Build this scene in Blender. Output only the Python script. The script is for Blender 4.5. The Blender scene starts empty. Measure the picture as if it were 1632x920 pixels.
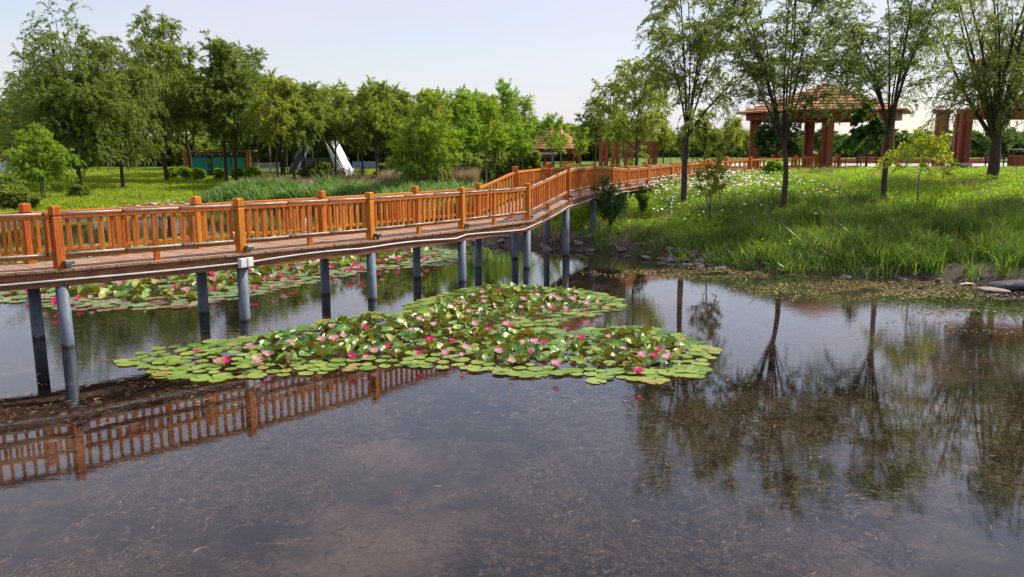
import bpy, bmesh, math, random
import numpy as np
from mathutils import Vector, Matrix
sc = bpy.context.scene
COL = sc.collection
R = math.radians
# ------------------------------------------------------------ camera, light, exposure
CAMH = 3.6; FPX = 1250.0; PITCH = R(10.0)
cam_d = bpy.data.cameras.new('camera'); cam = bpy.data.objects.new('camera', cam_d); COL.objects.link(cam)
cam_d.sensor_width = 36; cam_d.lens = FPX/1632*36; cam_d.clip_start = 0.1; cam_d.clip_end = 5000
cam.location = (0, 0, CAMH); cam.rotation_euler = (math.pi/2-PITCH, 0, 0)
sc.camera = cam
SUN_AZ = R(66); SUN_EL = R(45)
world = bpy.data.worlds.new('World'); sc.world = world; world.use_nodes = True
wn = world.node_tree; wn.nodes.clear()
def wnode(t, **k):
    n = wn.nodes.new(t)
    for a, b in k.items(): setattr(n, a, b)
    return n
sky = wnode('ShaderNodeTexSky', sky_type='NISHITA', sun_disc=False, sun_elevation=SUN_EL, sun_rotation=SUN_AZ,
            altitude=20, air_density=1.25, dust_density=0.7, ozone_density=2.0)
bg = wnode('ShaderNodeBackground'); bg.inputs['Strength'].default_value = 0.125
outw = wnode('ShaderNodeOutputWorld')
tc = wnode('ShaderNodeTexCoord'); mp = wnode('ShaderNodeMapping'); mp.inputs['Scale'].default_value = (1.0, 1.6, 7.0)
mp.inputs['Rotation'].default_value = (0.05, 0.12, 0.5)
nz = wnode('ShaderNodeTexNoise'); nz.inputs['Scale'].default_value = 1.6; nz.inputs['Detail'].default_value = 6; nz.inputs['Roughness'].default_value = 0.5; nz.inputs['Distortion'].default_value = 0.6
rp = wnode('ShaderNodeValToRGB'); rp.color_ramp.elements[0].position = 0.34; rp.color_ramp.elements[0].color = (0.42, 0.42, 0.42, 1)
rp.color_ramp.elements[1].position = 0.70; rp.color_ramp.elements[1].color = (0.92, 0.92, 0.92, 1)
mxc = wnode('ShaderNodeMixRGB'); mxc.inputs['Color2'].default_value = (4.95, 4.7, 5.4, 1)
L = wn.links.new
L(tc.outputs['Generated'], mp.inputs[0]); L(mp.outputs[0], nz.inputs['Vector']); L(nz.outputs['Fac'], rp.inputs[0])
L(rp.outputs[0], mxc.inputs['Fac']); L(sky.outputs[0], mxc.inputs['Color1']); L(mxc.outputs[0], bg.inputs['Color']); L(bg.outputs[0], outw.inputs['Surface'])
sun_d = bpy.data.lights.new('sun', 'SUN'); sun_d.energy = 4.8; sun_d.angle = R(0.6); sun_d.color = (1.0, 0.93, 0.82)
sun = bpy.data.objects.new('sun', sun_d); COL.objects.link(sun)
sdir = Vector((math.sin(SUN_AZ)*math.cos(SUN_EL), math.cos(SUN_AZ)*math.cos(SUN_EL), math.sin(SUN_EL)))
sun.rotation_euler = sdir.to_track_quat('Z', 'Y').to_euler(); sun.location = (20, 10, 30)
sc.view_settings.view_transform = 'Standard'; sc.view_settings.look = 'None'; sc.view_settings.gamma = 1
sc.view_settings.exposure = 0.42; sc.view_settings.use_curve_mapping = False
sc.cycles.max_bounces = 6; sc.cycles.diffuse_bounces = 3; sc.cycles.glossy_bounces = 3; sc.cycles.transmission_bounces = 3
sc.cycles.transparent_max_bounces = 8; sc.cycles.use_denoising = True; sc.cycles.denoising_input_passes = 'RGB_ALBEDO_NORMAL'; sc.cycles.denoising_prefilter = 'NONE'; sc.cycles.caustics_reflective = False; sc.cycles.caustics_refractive = False
# ------------------------------------------------------------ small helpers
def ray(px, py):
    u = px-816; v = py-460
    F = FPX*math.cos(PITCH)-v*math.sin(PITCH); D = FPX*math.sin(PITCH)+v*math.cos(PITCH)
    return u/F, D/F
def pz(px, py, z=0.0):                 # point of the level z that a photo pixel looks at
    a, b = ray(px, py); Y = (CAMH-z)/b; return a*Y, Y
def pY(px, py, Y):                     # point at distance Y
    a, b = ray(px, py); return a*Y, CAMH-b*Y
# ---- terrain
SH = np.array([(90,-4),(40,10),(26,16.6),(18,18.6),(13.6,20.3),(12.6,21.4),(10.7,22.4),(8.9,22.75),(7.3,23.5),(5.75,25.1),(4.0,26.9),(3.05,28.3),(1.5,28.9),
    (-.4,29.8),(-1.9,30.9),(-3.2,34),(-4.3,39),(-5.2,44.5),(-8.7,50.2),(-14,51.3),(-20,51.0),(-22,48.5),(-23.1,43.4),(-24.6,40.6),(-24.8,37.3),(-30,31),(-60,20),(-120,10)], float)
def sdist(X, Y):
    X = np.asarray(X, float); Y = np.asarray(Y, float)
    P = np.stack([X, Y], -1)[..., None, :]
    A = SH[:-1]; B = SH[1:]; AB = B-A
    t = np.clip(((P-A)*AB).sum(-1)/(AB*AB).sum(-1), 0, 1)
    C = A+t[..., None]*AB
    d = np.sqrt(((P-C)**2).sum(-1)).min(-1)
    poly = np.vstack([SH, [(-120, 2000), (90, 2000)]])
    ins = np.zeros(X.shape, bool)
    n = len(poly)
    for i in range(n):
        x1, y1 = poly[i]; x2, y2 = poly[(i+1) % n]
        if y1 == y2: continue
        c = ((y1 > Y) != (y2 > Y)) & (X < (x2-x1)*(Y-y1)/(y2-y1)+x1)
        ins ^= c
    ins |= (X > 90) & (Y > -4) | (X < -120) & (Y > 10)
    return np.where(ins, d, -d)
def vnoise(X, Y, s, seed=0):
    X = np.asarray(X, float)/s+seed*17.3; Y = np.asarray(Y, float)/s+seed*9.1
    xi = np.floor(X); yi = np.floor(Y); fx = X-xi; fy = Y-yi; fx = fx*fx*(3-2*fx); fy = fy*fy*(3-2*fy)
    def h(a, b):
        v = np.sin(a*127.1+b*311.7+seed*74.7)*43758.5453; return v-np.floor(v)
    return (h(xi, yi)*(1-fx)+h(xi+1, yi)*fx)*(1-fy)+(h(xi, yi+1)*(1-fx)+h(xi+1, yi+1)*fx)*fy
def gz(X, Y):
    X = np.asarray(X, float); Y = np.asarray(Y, float)
    d = sdist(X, Y)
    zr = np.interp(d, [-4, -1.5, 0, .6, 3, 7, 12, 18, 25], [-1.0, -.55, 0, .32, .68, 1.25, 1.75, 2.12, 2.3])
    zl = np.interp(d, [-4, -1.5, 0, .8, 4, 10, 20, 40], [-1.0, -.5, 0, .25, .55, .85, 1.25, 1.6])
    w = np.clip((X+4+(Y-50)*0.05)/9, 0, 1); w = w*w*(3-2*w)
    z = zl*(1-w)+zr*w
    z = z+(vnoise(X, Y, 2.3, 1)-.5)*.12*np.clip(d, 0, 1)+(vnoise(X, Y, 1.3, 2)-.5)*.25*np.clip(-d-1, 0, 1)
    return z
def gp(px, py):                        # where a photo pixel meets the ground
    a, b = ray(px, py)
    Ys = np.arange(12, 160, .1); z = gz(a*Ys, Ys); k = np.where(CAMH-b*Ys <= z)[0]
    Y = Ys[k[0]] if len(k) else 110.0
    return a*Y, Y, float(gz(a*Y, Y))
# ---- object making
def tag(o, label=None, cat=None, group=None, kind=None):
    if label: o['label'] = label
    if cat: o['category'] = cat
    if group: o['group'] = group
    if kind: o['kind'] = kind
    return o
def empty(name, loc=(0, 0, 0), rz=0):
    o = bpy.data.objects.new(name, None); o.empty_display_size = .2; o.location = loc; o.rotation_euler = (0, 0, rz); COL.objects.link(o); return o
def link(name, me, parent=None, loc=None):
    o = bpy.data.objects.new(name, me); COL.objects.link(o)
    if parent: o.parent = parent
    if loc is not None: o.location = loc
    return o
def npmesh(name, V, F, mats, smooth=False, mi=None):
    """V (n,3); F (m,k) array or list of such arrays"""
    if not isinstance(F, list): F = [F]
    me = bpy.data.meshes.new(name)
    V = np.asarray(V, np.float32); me.vertices.add(len(V)); me.vertices.foreach_set('co', V.ravel())
    idx = np.concatenate([np.asarray(f, np.int32).ravel() for f in F]); tot = np.concatenate([np.full(len(f), np.asarray(f).shape[1], np.int32) for f in F])
    st = np.concatenate([[0], np.cumsum(tot)[:-1]]).astype(np.int32)
    me.loops.add(len(idx)); me.loops.foreach_set('vertex_index', idx)
    me.polygons.add(len(tot)); me.polygons.foreach_set('loop_start', st); me.polygons.foreach_set('loop_total', tot)
    if mi is not None: me.polygons.foreach_set('material_index', np.asarray(mi, np.int32))
    if smooth: me.polygons.foreach_set('use_smooth', np.ones(len(tot), bool))
    for m in (mats if isinstance(mats, (list, tuple)) else [mats]): me.materials.append(m)
    me.update(calc_edges=True); me.validate()
    return me
class MB:
    def __init__(s): s.v = []; s.f = []; s.m = []; s.cur = 0
    def add(s, vs, fs):
        o = len(s.v); s.v += [tuple(v) for v in vs]; s.f += [tuple(i+o for i in f) for f in fs]; s.m += [s.cur]*len(fs); return s
    def box(s, c, size, ax=None, bev=0.0):
        """c centre, size full sizes, ax (x,y,z) axes"""
        c = Vector(c); ax = ax or (Vector((1,0,0)), Vector((0,1,0)), Vector((0,0,1)))
        hx, hy, hz = [q/2 for q in size]
        if bev <= 0:
            P = [c+ax[0]*(i*hx)+ax[1]*(j*hy)+ax[2]*(k*hz) for k in (-1, 1) for i, j in ((-1,-1),(1,-1),(1,1),(-1,1))]
            return s.add(P, [(3,2,1,0),(4,5,6,7),(0,1,5,4),(1,2,6,5),(2,3,7,6),(3,0,4,7)])
        P = []
        for k, ins in ((-hz, bev), (-hz+bev, 0), (hz-bev, 0), (hz, bev)):
            a, b = hx-ins, hy-ins; e = bev if ins == 0 else bev*.6
            for i, j in ((-a+e, -b), (a-e, -b), (a, -b+e), (a, b-e), (a-e, b), (-a+e, b), (-a, b-e), (-a, -b+e)):
                P.append(c+ax[0]*i+ax[1]*j+ax[2]*k)
        F = [tuple(range(7, -1, -1)), tuple(range(24, 32))]
        for r in range(3):
            for q in range(8): F.append((r*8+q, r*8+(q+1) % 8, r*8+8+(q+1) % 8, r*8+8+q))
        return s.add(P, F)
    def beam(s, a, b, w, h, bev=0.0):
        """bar from a to b; w horizontal width, h height"""
        a = Vector(a); b = Vector(b); d = (b-a); l = d.length; d.normalize()
        up = Vector((0, 0, 1)) if abs(d.z) < .95 else Vector((0, 1, 0))
        n = d.cross(up).normalized(); u = n.cross(d)
        return s.box((a+b)/2, (l, w, h), (d, n, u), bev)
    def tube(s, pts, r, sides=8, cap=True):
        pts = [Vector(p) for p in pts]; o = len(s.v); n = len(pts)
        rr = r if isinstance(r, (list, tuple)) else [r]*n
        for i, p in enumerate(pts):
            t = (pts[min(i+1, n-1)]-pts[max(i-1, 0)]).normalized()
            ref = Vector((0, 0, 1)) if abs(t.z) < .9 else Vector((0, 1, 0))
            u = t.cross(ref).normalized(); w = u.cross(t)
            for k in range(sides):
                a = 2*math.pi*k/sides; s.v.append(tuple(p+(u*math.cos(a)+w*math.sin(a))*rr[i]))
        c = 0
        for i in range(n-1):
            for k in range(sides):
                s.f.append((o+i*sides+k, o+(i+1)*sides+k, o+(i+1)*sides+(k+1) % sides, o+i*sides+(k+1) % sides)); c += 1
        if cap:
            s.f.append(tuple(o+k for k in range(sides))); s.f.append(tuple(o+(n-1)*sides+k for k in range(sides-1, -1, -1))); c += 2
        s.m += [s.cur]*c; return s
    def mesh(s, name, mats, smooth=False):
        me = bpy.data.meshes.new(name); me.from_pydata(s.v, [], s.f)
        for m in (mats if isinstance(mats, (list, tuple)) else [mats]): me.materials.append(m)
        me.polygons.foreach_set('material_index', np.asarray(s.m, np.int32))
        if smooth:
            me.polygons.foreach_set('use_smooth', np.ones(len(s.f), bool))
        me.update(); return me
    def build(s, name, mats, parent=None, smooth=False, loc=None):
        return link(name, s.mesh(name, mats, smooth), parent, loc)
def local(parent_loc, p): return (p[0]-parent_loc[0], p[1]-parent_loc[1], p[2]-parent_loc[2])
# ------------------------------------------------------------ materials
class MT:
    def __init__(s, name):
        s.m = bpy.data.materials.new(name); s.m.use_nodes = True; s.n = s.m.node_tree; s.n.nodes.clear()
        s.out = s.N('ShaderNodeOutputMaterial')
    def N(s, t, **k):
        n = s.n.nodes.new(t)
        for a, b in k.items():
            if a in ('operation', 'data_type', 'blend_type', 'noise_dimensions', 'feature', 'bands_direction', 'wave_type', 'interpolation_type'): setattr(n, a, b)
        return n
    def L(s, a, b): s.n.links.new(a, b)
    def coord(s, scale=(1, 1, 1), kind='Object', rot=(0, 0, 0)):
        t = s.N('ShaderNodeTexCoord'); m = s.N('ShaderNodeMapping'); m.inputs['Scale'].default_value = scale; m.inputs['Rotation'].default_value = rot
        s.L(t.outputs[kind], m.inputs[0]); return m.outputs[0]
    def noise(s, vec, scale, detail=4, rough=.55, dist=0):
        n = s.N('ShaderNodeTexNoise'); n.inputs['Scale'].default_value = scale; n.inputs['Detail'].default_value = detail
        n.inputs['Roughness'].default_value = rough; n.inputs['Distortion'].default_value = dist; s.L(vec, n.inputs['Vector']); return n.outputs['Fac']
    def ramp(s, fac, stops):
        r = s.N('ShaderNodeValToRGB'); e = r.color_ramp.elements
        e[0].position, e[0].color = stops[0][0], (*stops[0][1], 1); e[1].position, e[1].color = stops[-1][0], (*stops[-1][1], 1)
        for p, c in stops[1:-1]: x = e.new(p); x.color = (*c, 1)
        s.L(fac, r.inputs[0]); return r.outputs[0]
    def mix(s, fac, a, b, mode='MIX'):
        m = s.N('ShaderNodeMixRGB'); m.blend_type = mode
        for k, v in ((0, fac), (1, a), (2, b)):
            if isinstance(v, (float, int)): m.inputs[k].default_value = v
            elif isinstance(v, tuple): m.inputs[k].default_value = (*v, 1)
            else: s.L(v, m.inputs[k])
        return m.outputs[0]
    def math(s, op, a, b=0.5):
        m = s.N('ShaderNodeMath'); m.operation = op
        for k, v in ((0, a), (1, b)):
            if isinstance(v, (float, int)): m.inputs[k].default_value = v
            else: s.L(v, m.inputs[k])
        return m.outputs[0]
    def bump(s, h, strength=.3, dist=.02):
        b = s.N('ShaderNodeBump'); b.inputs['Strength'].default_value = strength; b.inputs['Distance'].default_value = dist; s.L(h, b.inputs['Height']); return b.outputs[0]
    def pbr(s, col, rough=.6, spec=.5, bump=None, metal=0):
        p = s.N('ShaderNodeBsdfPrincipled')
        if isinstance(col, tuple): p.inputs['Base Color'].default_value = (*col, 1)
        else: s.L(col, p.inputs['Base Color'])
        if isinstance(rough, (int, float)): p.inputs['Roughness'].default_value = rough
        else: s.L(rough, p.inputs['Roughness'])
        p.inputs['Specular IOR Level'].default_value = spec; p.inputs['Metallic'].default_value = metal
        if bump is not None: s.L(bump, p.inputs['Normal'])
        return p.outputs[0]
    def end(s, sh): s.L(sh, s.out.inputs['Surface']); return s.m
def island(m): g = m.N('ShaderNodeNewGeometry'); return g.outputs['Random Per Island']
def wood(name, c1, c2, c3, rough=.5, axis=(14, 14, 1.2), spec=.4):
    m = MT(name); v = m.coord(axis); n = m.noise(v, 2.2, 6, .6, .8); v2 = m.coord((1, 1, 1)); n2 = m.noise(v2, 1.1, 3)
    col = m.ramp(n, [(.3, c1), (.5, c2), (.72, c3)])
    isl = island(m); hs = m.N('ShaderNodeHueSaturation'); m.L(col, hs.inputs['Color'])
    oi = m.N('ShaderNodeObjectInfo'); m.L(m.math('ADD', m.math('MULTIPLY', m.math('ADD', isl, oi.outputs['Random']), .26), m.math('ADD', m.math('MULTIPLY', n2, .4), .52)), hs.inputs['Value']); m.L(m.math('ADD', .488, m.math('MULTIPLY', oi.outputs['Random'], .02)), hs.inputs['Hue'])
    n3 = m.noise(m.coord((1, 1, 1)), 9, 4, .7)
    fade = m.noise(m.coord((2, 2, .6)), 1.7, 5, .7, .6); fr = m.ramp(fade, [(.5, (0, 0, 0)), (.72, (.5, .5, .5))])
    pale = m.mix(.5, hs.outputs[0], (.42, .27, .16)); hsf = m.mix(fr, hs.outputs[0], pale)
    col2 = m.mix(m.ramp(n3, [(.58, (0, 0, 0)), (.75, (.6, .6, .6))]), hsf, (.07, .035, .02))
    return m.end(m.pbr(col2, rough, spec, m.bump(n, .25, .004)))
def plain(name, c1, c2=None, scale=6, rough=.6, bump=0, spec=.4, metal=0):
    m = MT(name); v = m.coord(); n = m.noise(v, scale, 5, .6)
    c2 = c2 or tuple(x*.7 for x in c1)
    col = m.ramp(n, [(.32, c2), (.66, c1)])
    return m.end(m.pbr(col, rough, spec, m.bump(n, bump, .02) if bump else None, metal))
def leafmat(name, ca, cb, cc, trans=.4, rough=.5, tint=(1.9, 1.9, .8), spec=.35, patch=None):
    m = MT(name); isl = island(m); oi = m.N('ShaderNodeObjectInfo')
    col = m.ramp(isl, [(0, ca), (.5, cb), (1, cc)])
    big = m.noise(m.coord((1, 1, 1)), .9, 2)
    if patch: col = m.mix(m.ramp(m.noise(m.coord((1, 1, 1)), .45, 5, .7, .5), [(.48, (0, 0, 0)), (.68, (.75, .75, .75))]), col, patch)
    hs = m.N('ShaderNodeHueSaturation'); m.L(col, hs.inputs['Color'])
    m.L(m.math('ADD', .488, m.math('MULTIPLY', oi.outputs['Random'], .024)), hs.inputs['Hue'])
    m.L(m.math('ADD', .6, m.math('MULTIPLY', big, .8)), hs.inputs['Value'])
    d = m.pbr(hs.outputs[0], rough, spec); t = m.N('ShaderNodeBsdfTranslucent')
    m.L(m.mix(1.0, hs.outputs[0], tint, 'MULTIPLY'), t.inputs['Color'])
    x = m.N('ShaderNodeMixShader'); x.inputs[0].default_value = trans; m.L(d, x.inputs[1]); m.L(t.outputs[0], x.inputs[2]); return m.end(x.outputs[0])
M = {}
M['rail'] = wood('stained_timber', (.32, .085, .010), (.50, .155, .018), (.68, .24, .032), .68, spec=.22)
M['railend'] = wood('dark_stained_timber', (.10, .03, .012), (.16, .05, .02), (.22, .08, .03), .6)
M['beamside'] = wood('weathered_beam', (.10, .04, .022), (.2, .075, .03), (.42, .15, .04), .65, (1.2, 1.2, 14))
M['deck'] = wood('weathered_planks', (.25, .15, .095), (.38, .25, .16), (.50, .35, .25), .75, (3, 3, 3))
M['pile'] = plain('blue_grey_pile_paint', (.20, .25, .33), (.13, .16, .21), 5, .45, .1)
M['pipe'] = plain('white_conduit', (.62, .60, .58), (.42, .40, .38), 4, .35)
M['rope'] = plain('pale_light_tube', (.50, .47, .43), (.30, .27, .24), 22, .3)
M['lamp'] = plain('grey_lamp_metal', (.22, .23, .25), (.1, .1, .11), 9, .35, 0, .6, .6)
M['lampdark'] = plain('black_lamp_metal', (.03, .03, .035), (.015, .015, .017), 9, .4, 0, .5)
M['glass'] = plain('lamp_glass', (.5, .52, .55), (.4, .42, .45), 9, .08, 0, .8)
M['boxwhite'] = plain('white_plastic_box', (.72, .72, .72), (.6, .6, .6), 4, .45)
M['bark'] = plain('dark_bark', (.085, .062, .045), (.03, .024, .02), 14, .9, .8)
M['barkpale'] = plain('grey_bark', (.21, .17, .13), (.09, .07, .055), 14, .9, .6)
M['willow'] = leafmat('willow_leaf', (.10, .145, .03), (.16, .215, .045), (.27, .31, .09), .52)
M['willowmid'] = leafmat('fresh_willow_leaf', (.15, .20, .035), (.22, .275, .05), (.34, .38, .09), .54)
M['bright'] = leafmat('bright_young_leaf', (.15, .25, .025), (.22, .33, .035), (.32, .42, .06), .5)
M['darkleaf'] = leafmat('dark_leaf', (.02, .055, .014), (.035, .085, .02), (.055, .12, .03), .3)
M['olive'] = leafmat('sparse_willow_leaf', (.10, .14, .045), (.15, .20, .06), (.26, .31, .11), .5)
M['yellowleaf'] = leafmat('yellow_green_leaf', (.22, .33, .03), (.30, .40, .035), (.42, .34, .06), .5)
M['autumn'] = leafmat('orange_green_leaf', (.16, .26, .03), (.24, .30, .04), (.42, .20, .04), .45)
M['conifer'] = leafmat('blue_green_leaf', (.02, .06, .03), (.03, .085, .04), (.05, .11, .05), .2)
M['far'] = leafmat('distant_leaf', (.06, .125, .03), (.09, .17, .045), (.13, .22, .06), .4)
M['grass'] = leafmat('lawn_grass', (.19, .28, .015), (.31, .40, .025), (.46, .50, .07), .5, .5, (1.3, 1.35, .6), .3, (.36, .32, .08))
M['reed'] = leafmat('reed_blade', (.06, .125, .012), (.11, .19, .02), (.25, .31, .06), .4, .38, (1.4, 1.5, .7), .6, (.05, .10, .02))
M['reedfar'] = leafmat('bank_reed', (.07, .14, .035), (.14, .23, .07), (.27, .36, .15), .4)
M['dry'] = leafmat('dry_grass', (.35, .25, .13), (.45, .34, .2), (.55, .43, .28), .3, .7, (1, 1, 1), .2)
def water_material():
    m = MT('pond_water')
    v = m.coord((1.0, 1.0, 1.0))
    n1 = m.noise(m.coord((1.0, 2.6, 1.0), rot=(0, 0, .18)), 2.6, 3, .5, .3)
    n2 = m.noise(m.coord((1.0, 3.2, 1.0), rot=(0, 0, -.25)), 7.5, 3, .55, .2)
    patch = m.ramp(m.noise(v, .16, 2), [(.38, (.18, .18, .18)), (.66, (1, 1, 1))])
    h = m.math('ADD', m.math('MULTIPLY', n1, .8), m.math('MULTIPLY', n2, .3))
    h = m.math('MULTIPLY', h, patch)
    b = m.N('ShaderNodeBump'); b.inputs['Strength'].default_value = .15; b.inputs['Distance'].default_value = .012; m.L(h, b.inputs['Height'])
    g = m.N('ShaderNodeNewGeometry'); dt = m.N('ShaderNodeVectorMath'); dt.operation = 'DOT_PRODUCT'; m.L(g.outputs['Incoming'], dt.inputs[0]); m.L(b.outputs[0], dt.inputs[1])
    cs = m.math('SUBTRACT', 1.0, m.math('ABSOLUTE', dt.outputs['Value'])); fr = m.math('ADD', m.math('MULTIPLY', m.math('POWER', cs, 4.2), .96), .035)
    g = m.N('ShaderNodeBsdfGlossy'); g.inputs['Roughness'].default_value = .015; m.L(b.outputs[0], g.inputs['Normal']); g.inputs['Color'].default_value = (.97, .97, 1, 1)
    t = m.N('ShaderNodeBsdfTransparent'); t.inputs['Color'].default_value = (.88, .84, .84, 1)
    x = m.N('ShaderNodeMixShader'); m.L(fr, x.inputs[0]); m.L(t.outputs[0], x.inputs[1]); m.L(g.outputs[0], x.inputs[2]); return m.end(x.outputs[0])
def ground_material():
    m = MT('bank_soil'); v = m.coord(); n = m.noise(v, 1.2, 6, .65); n2 = m.noise(v, 12, 5, .7)
    grass = m.ramp(n2, [(.3, (.06, .12, .018)), (.5, (.11, .20, .028)), (.7, (.19, .24, .06))])
    dry = m.ramp(n2, [(.35, (.10, .075, .04)), (.65, (.24, .19, .11))])
    land = m.mix(m.ramp(n, [(.56, (0, 0, 0)), (.7, (1, 1, 1))]), grass, dry)
    bedc = m.ramp(m.noise(v, 3.1, 9, .78, .1), [(.36, (.006, .007, .012)), (.5, (.02, .017, .012)), (.66, (.055, .042, .024)), (.85, (.10, .075, .04))])
    bedc = m.mix(m.ramp(m.noise(v, .45, 4, .6), [(.42, (0, 0, 0)), (.6, (.85, .85, .85))]), bedc, m.ramp(n2, [(.3, (.05, .036, .028)), (.7, (.15, .105, .075))]))
    mud = m.ramp(n2, [(.3, (.045, .035, .028)), (.7, (.13, .105, .08))])
    g = m.N('ShaderNodeNewGeometry'); s = m.N('ShaderNodeSeparateXYZ'); m.L(g.outputs['Position'], s.inputs[0])
    def step(a, b):
        r = m.N('ShaderNodeMapRange'); r.inputs['From Min'].default_value = a; r.inputs['From Max'].default_value = b; m.L(s.outputs['Z'], r.inputs['Value']); return r.outputs[0]
    c = m.mix(step(-.5, -.05), bedc, mud); c = m.mix(step(.3, .55), c, land)
    return m.end(m.pbr(c, .95, .1, m.bump(n2, .6, .03)))
M['water'] = water_material(); M['ground'] = ground_material()
def stone(name, a, b, c):
    m = MT(name); oi = m.N('ShaderNodeObjectInfo'); v = m.coord(); n = m.noise(v, 3, 7, .7, .4)
    col = m.ramp(n, [(.3, a), (.5, b), (.72, c)])
    hs = m.N('ShaderNodeHueSaturation'); m.L(col, hs.inputs['Color']); m.L(m.math('ADD', .6, m.math('MULTIPLY', oi.outputs['Random'], .8)), hs.inputs['Value'])
    return m.end(m.pbr(hs.outputs[0], .85, .25, m.bump(n, .7, .03)))
M['stone'] = stone('shore_stone', (.08, .07, .065), (.17, .15, .135), (.30, .26, .22))
M['palestone'] = stone('pale_stone', (.34, .28, .23), (.46, .38, .32), (.56, .49, .42))
M['darkstone'] = stone('dark_stone', (.04, .04, .045), (.08, .08, .09), (.16, .15, .16))
def pilemat():
    m = MT('stained_pile_paint'); v = m.coord(); n = m.noise(v, 5, 5, .65); col = m.ramp(n, [(.32, (.09, .115, .16)), (.66, (.145, .18, .245))])
    st = m.noise(m.coord((9, 9, .9)), 1.4, 5, .7); col = m.mix(m.ramp(st, [(.5, (0, 0, 0)), (.7, (.55, .55, .55))]), col, (.30, .27, .24))
    g = m.N('ShaderNodeNewGeometry'); s = m.N('ShaderNodeSeparateXYZ'); m.L(g.outputs['Position'], s.inputs[0])
    h = m.math('ADD', s.outputs['Z'], m.math('MULTIPLY', m.noise(v, 7, 4, .7), -.16)); r = m.N('ShaderNodeMapRange'); r.inputs['From Min'].default_value = .0; r.inputs['From Max'].default_value = -.06; m.L(h, r.inputs['Value'])
    col = m.mix(r.outputs[0], col, (.035, .035, .02))
    return m.end(m.pbr(col, .6, .3, m.bump(n, .2, .01)))
M['pile'] = pilemat()
def padmat(name, a, b, c, under):
    m = MT(name); isl = island(m); oi = m.N('ShaderNodeObjectInfo'); r = m.math('FRACT', m.math('ADD', isl, oi.outputs['Random']), 0)
    col = m.ramp(r, [(0, a), (.45, b), (.88, c), (1, (.36, .27, .07))]); n = m.noise(m.coord(), 14, 4, .6)
    col = m.mix(m.ramp(n, [(.55, (0, 0, 0)), (.8, (.5, .5, .5))]), col, (.30, .27, .06))
    g = m.N('ShaderNodeNewGeometry'); col = m.mix(g.outputs['Backfacing'], col, under)
    d = m.pbr(col, .36, .55, m.bump(n, .15, .006)); t = m.N('ShaderNodeBsdfTranslucent'); m.L(m.mix(1.0, col, (1.3, 1.3, .5), 'MULTIPLY'), t.inputs['Color'])
    x = m.N('ShaderNodeMixShader'); x.inputs[0].default_value = .22; m.L(d, x.inputs[1]); m.L(t.outputs[0], x.inputs[2]); return m.end(x.outputs[0])
M['pad'] = padmat('lily_pad', (.17, .29, .045), (.23, .35, .06), (.31, .42, .09), (.20, .13, .05))
M['padup'] = padmat('raised_lily_leaf', (.07, .17, .025), (.14, .27, .04), (.29, .38, .07), (.20, .18, .035))
M['padfar'] = padmat('far_lily_pad', (.15, .23, .07), (.21, .30, .10), (.27, .35, .15), (.2, .13, .06))
M['padred'] = padmat('reddish_lily_pad', (.20, .12, .09), (.25, .17, .12), (.22, .26, .10), (.2, .1, .06))
def petal(name, a, b, c):
    m = MT(name); isl = island(m); col = m.ramp(isl, [(0, a), (.5, b), (1, c)])
    d = m.pbr(col, .5, .3); t = m.N('ShaderNodeBsdfTranslucent'); m.L(col, t.inputs['Color'])
    x = m.N('ShaderNodeMixShader'); x.inputs[0].default_value = .4; m.L(d, x.inputs[1]); m.L(t.outputs[0], x.inputs[2]); return m.end(x.outputs[0])
M['deep'] = petal('deep_pink_petal', (.78, .03, .20), (.86, .06, .28), (.90, .16, .40))
M['pale'] = petal('pale_pink_petal', (.90, .28, .50), (.93, .48, .64), (.96, .76, .82))
M['stamen'] = plain('yellow_stamen', (.85, .55, .05), (.7, .35, .03), 9, .6)
M['white'] = plain('white_paint', (.80, .80, .82), (.68, .68, .70), 3, .5)
M['daisy'] = plain('white_petal', (.85, .85, .82), (.75, .75, .72), 3, .6)
M['weed'] = leafmat('submerged_weed', (.075, .052, .034), (.13, .092, .055), (.23, .17, .085), .25, .7, (1, 1, 1), .2)
M['algae'] = leafmat('golden_algae', (.09, .065, .012), (.20, .145, .025), (.46, .36, .12), .2, .6, (1, 1, 1), .4)
M['brownweed'] = leafmat('brown_surface_weed', (.11, .07, .03), (.22, .14, .06), (.42, .29, .15), .2, .6, (1, 1, 1), .3)
M['redpaint'] = wood('red_brown_paint', (.17, .036, .015), (.24, .053, .021), (.31, .08, .032), .6, (3, 3, .6))
M['orangepaint'] = wood('orange_paint', (.42, .12, .025), (.55, .18, .035), (.65, .26, .06), .5)
M['tile'] = plain('roof_shingle', (.42, .20, .09), (.24, .10, .045), 9, .85, .5)
M['teal'] = plain('teal_panel', (.045, .38, .32), (.03, .29, .25), 3, .5)
M['darkmetal'] = plain('dark_metal', (.05, .055, .065), (.03, .03, .035), 5, .5)
M['pave'] = plain('pale_paving', (.52, .46, .43), (.40, .35, .33), 3, .85)
M['tentshade'] = plain('shade_tinted_canvas', (.22, .26, .34), (.16, .19, .26), 2, .7)  # white canvas with the shade of its inner side put into the colour
M['greyroof'] = plain('grey_roof_sheet', (.45, .44, .44), (.33, .32, .32), 4, .6)
M['bluewall'] = plain('pale_blue_panel', (.28, .30, .48), (.20, .22, .36), 3, .6)
M['rubber'] = plain('black_rubber', (.03, .03, .03), (.02, .02, .02), 5, .7)
M['redmetal'] = plain('red_metal', (.45, .04, .05), (.3, .03, .04), 5, .4)
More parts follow.
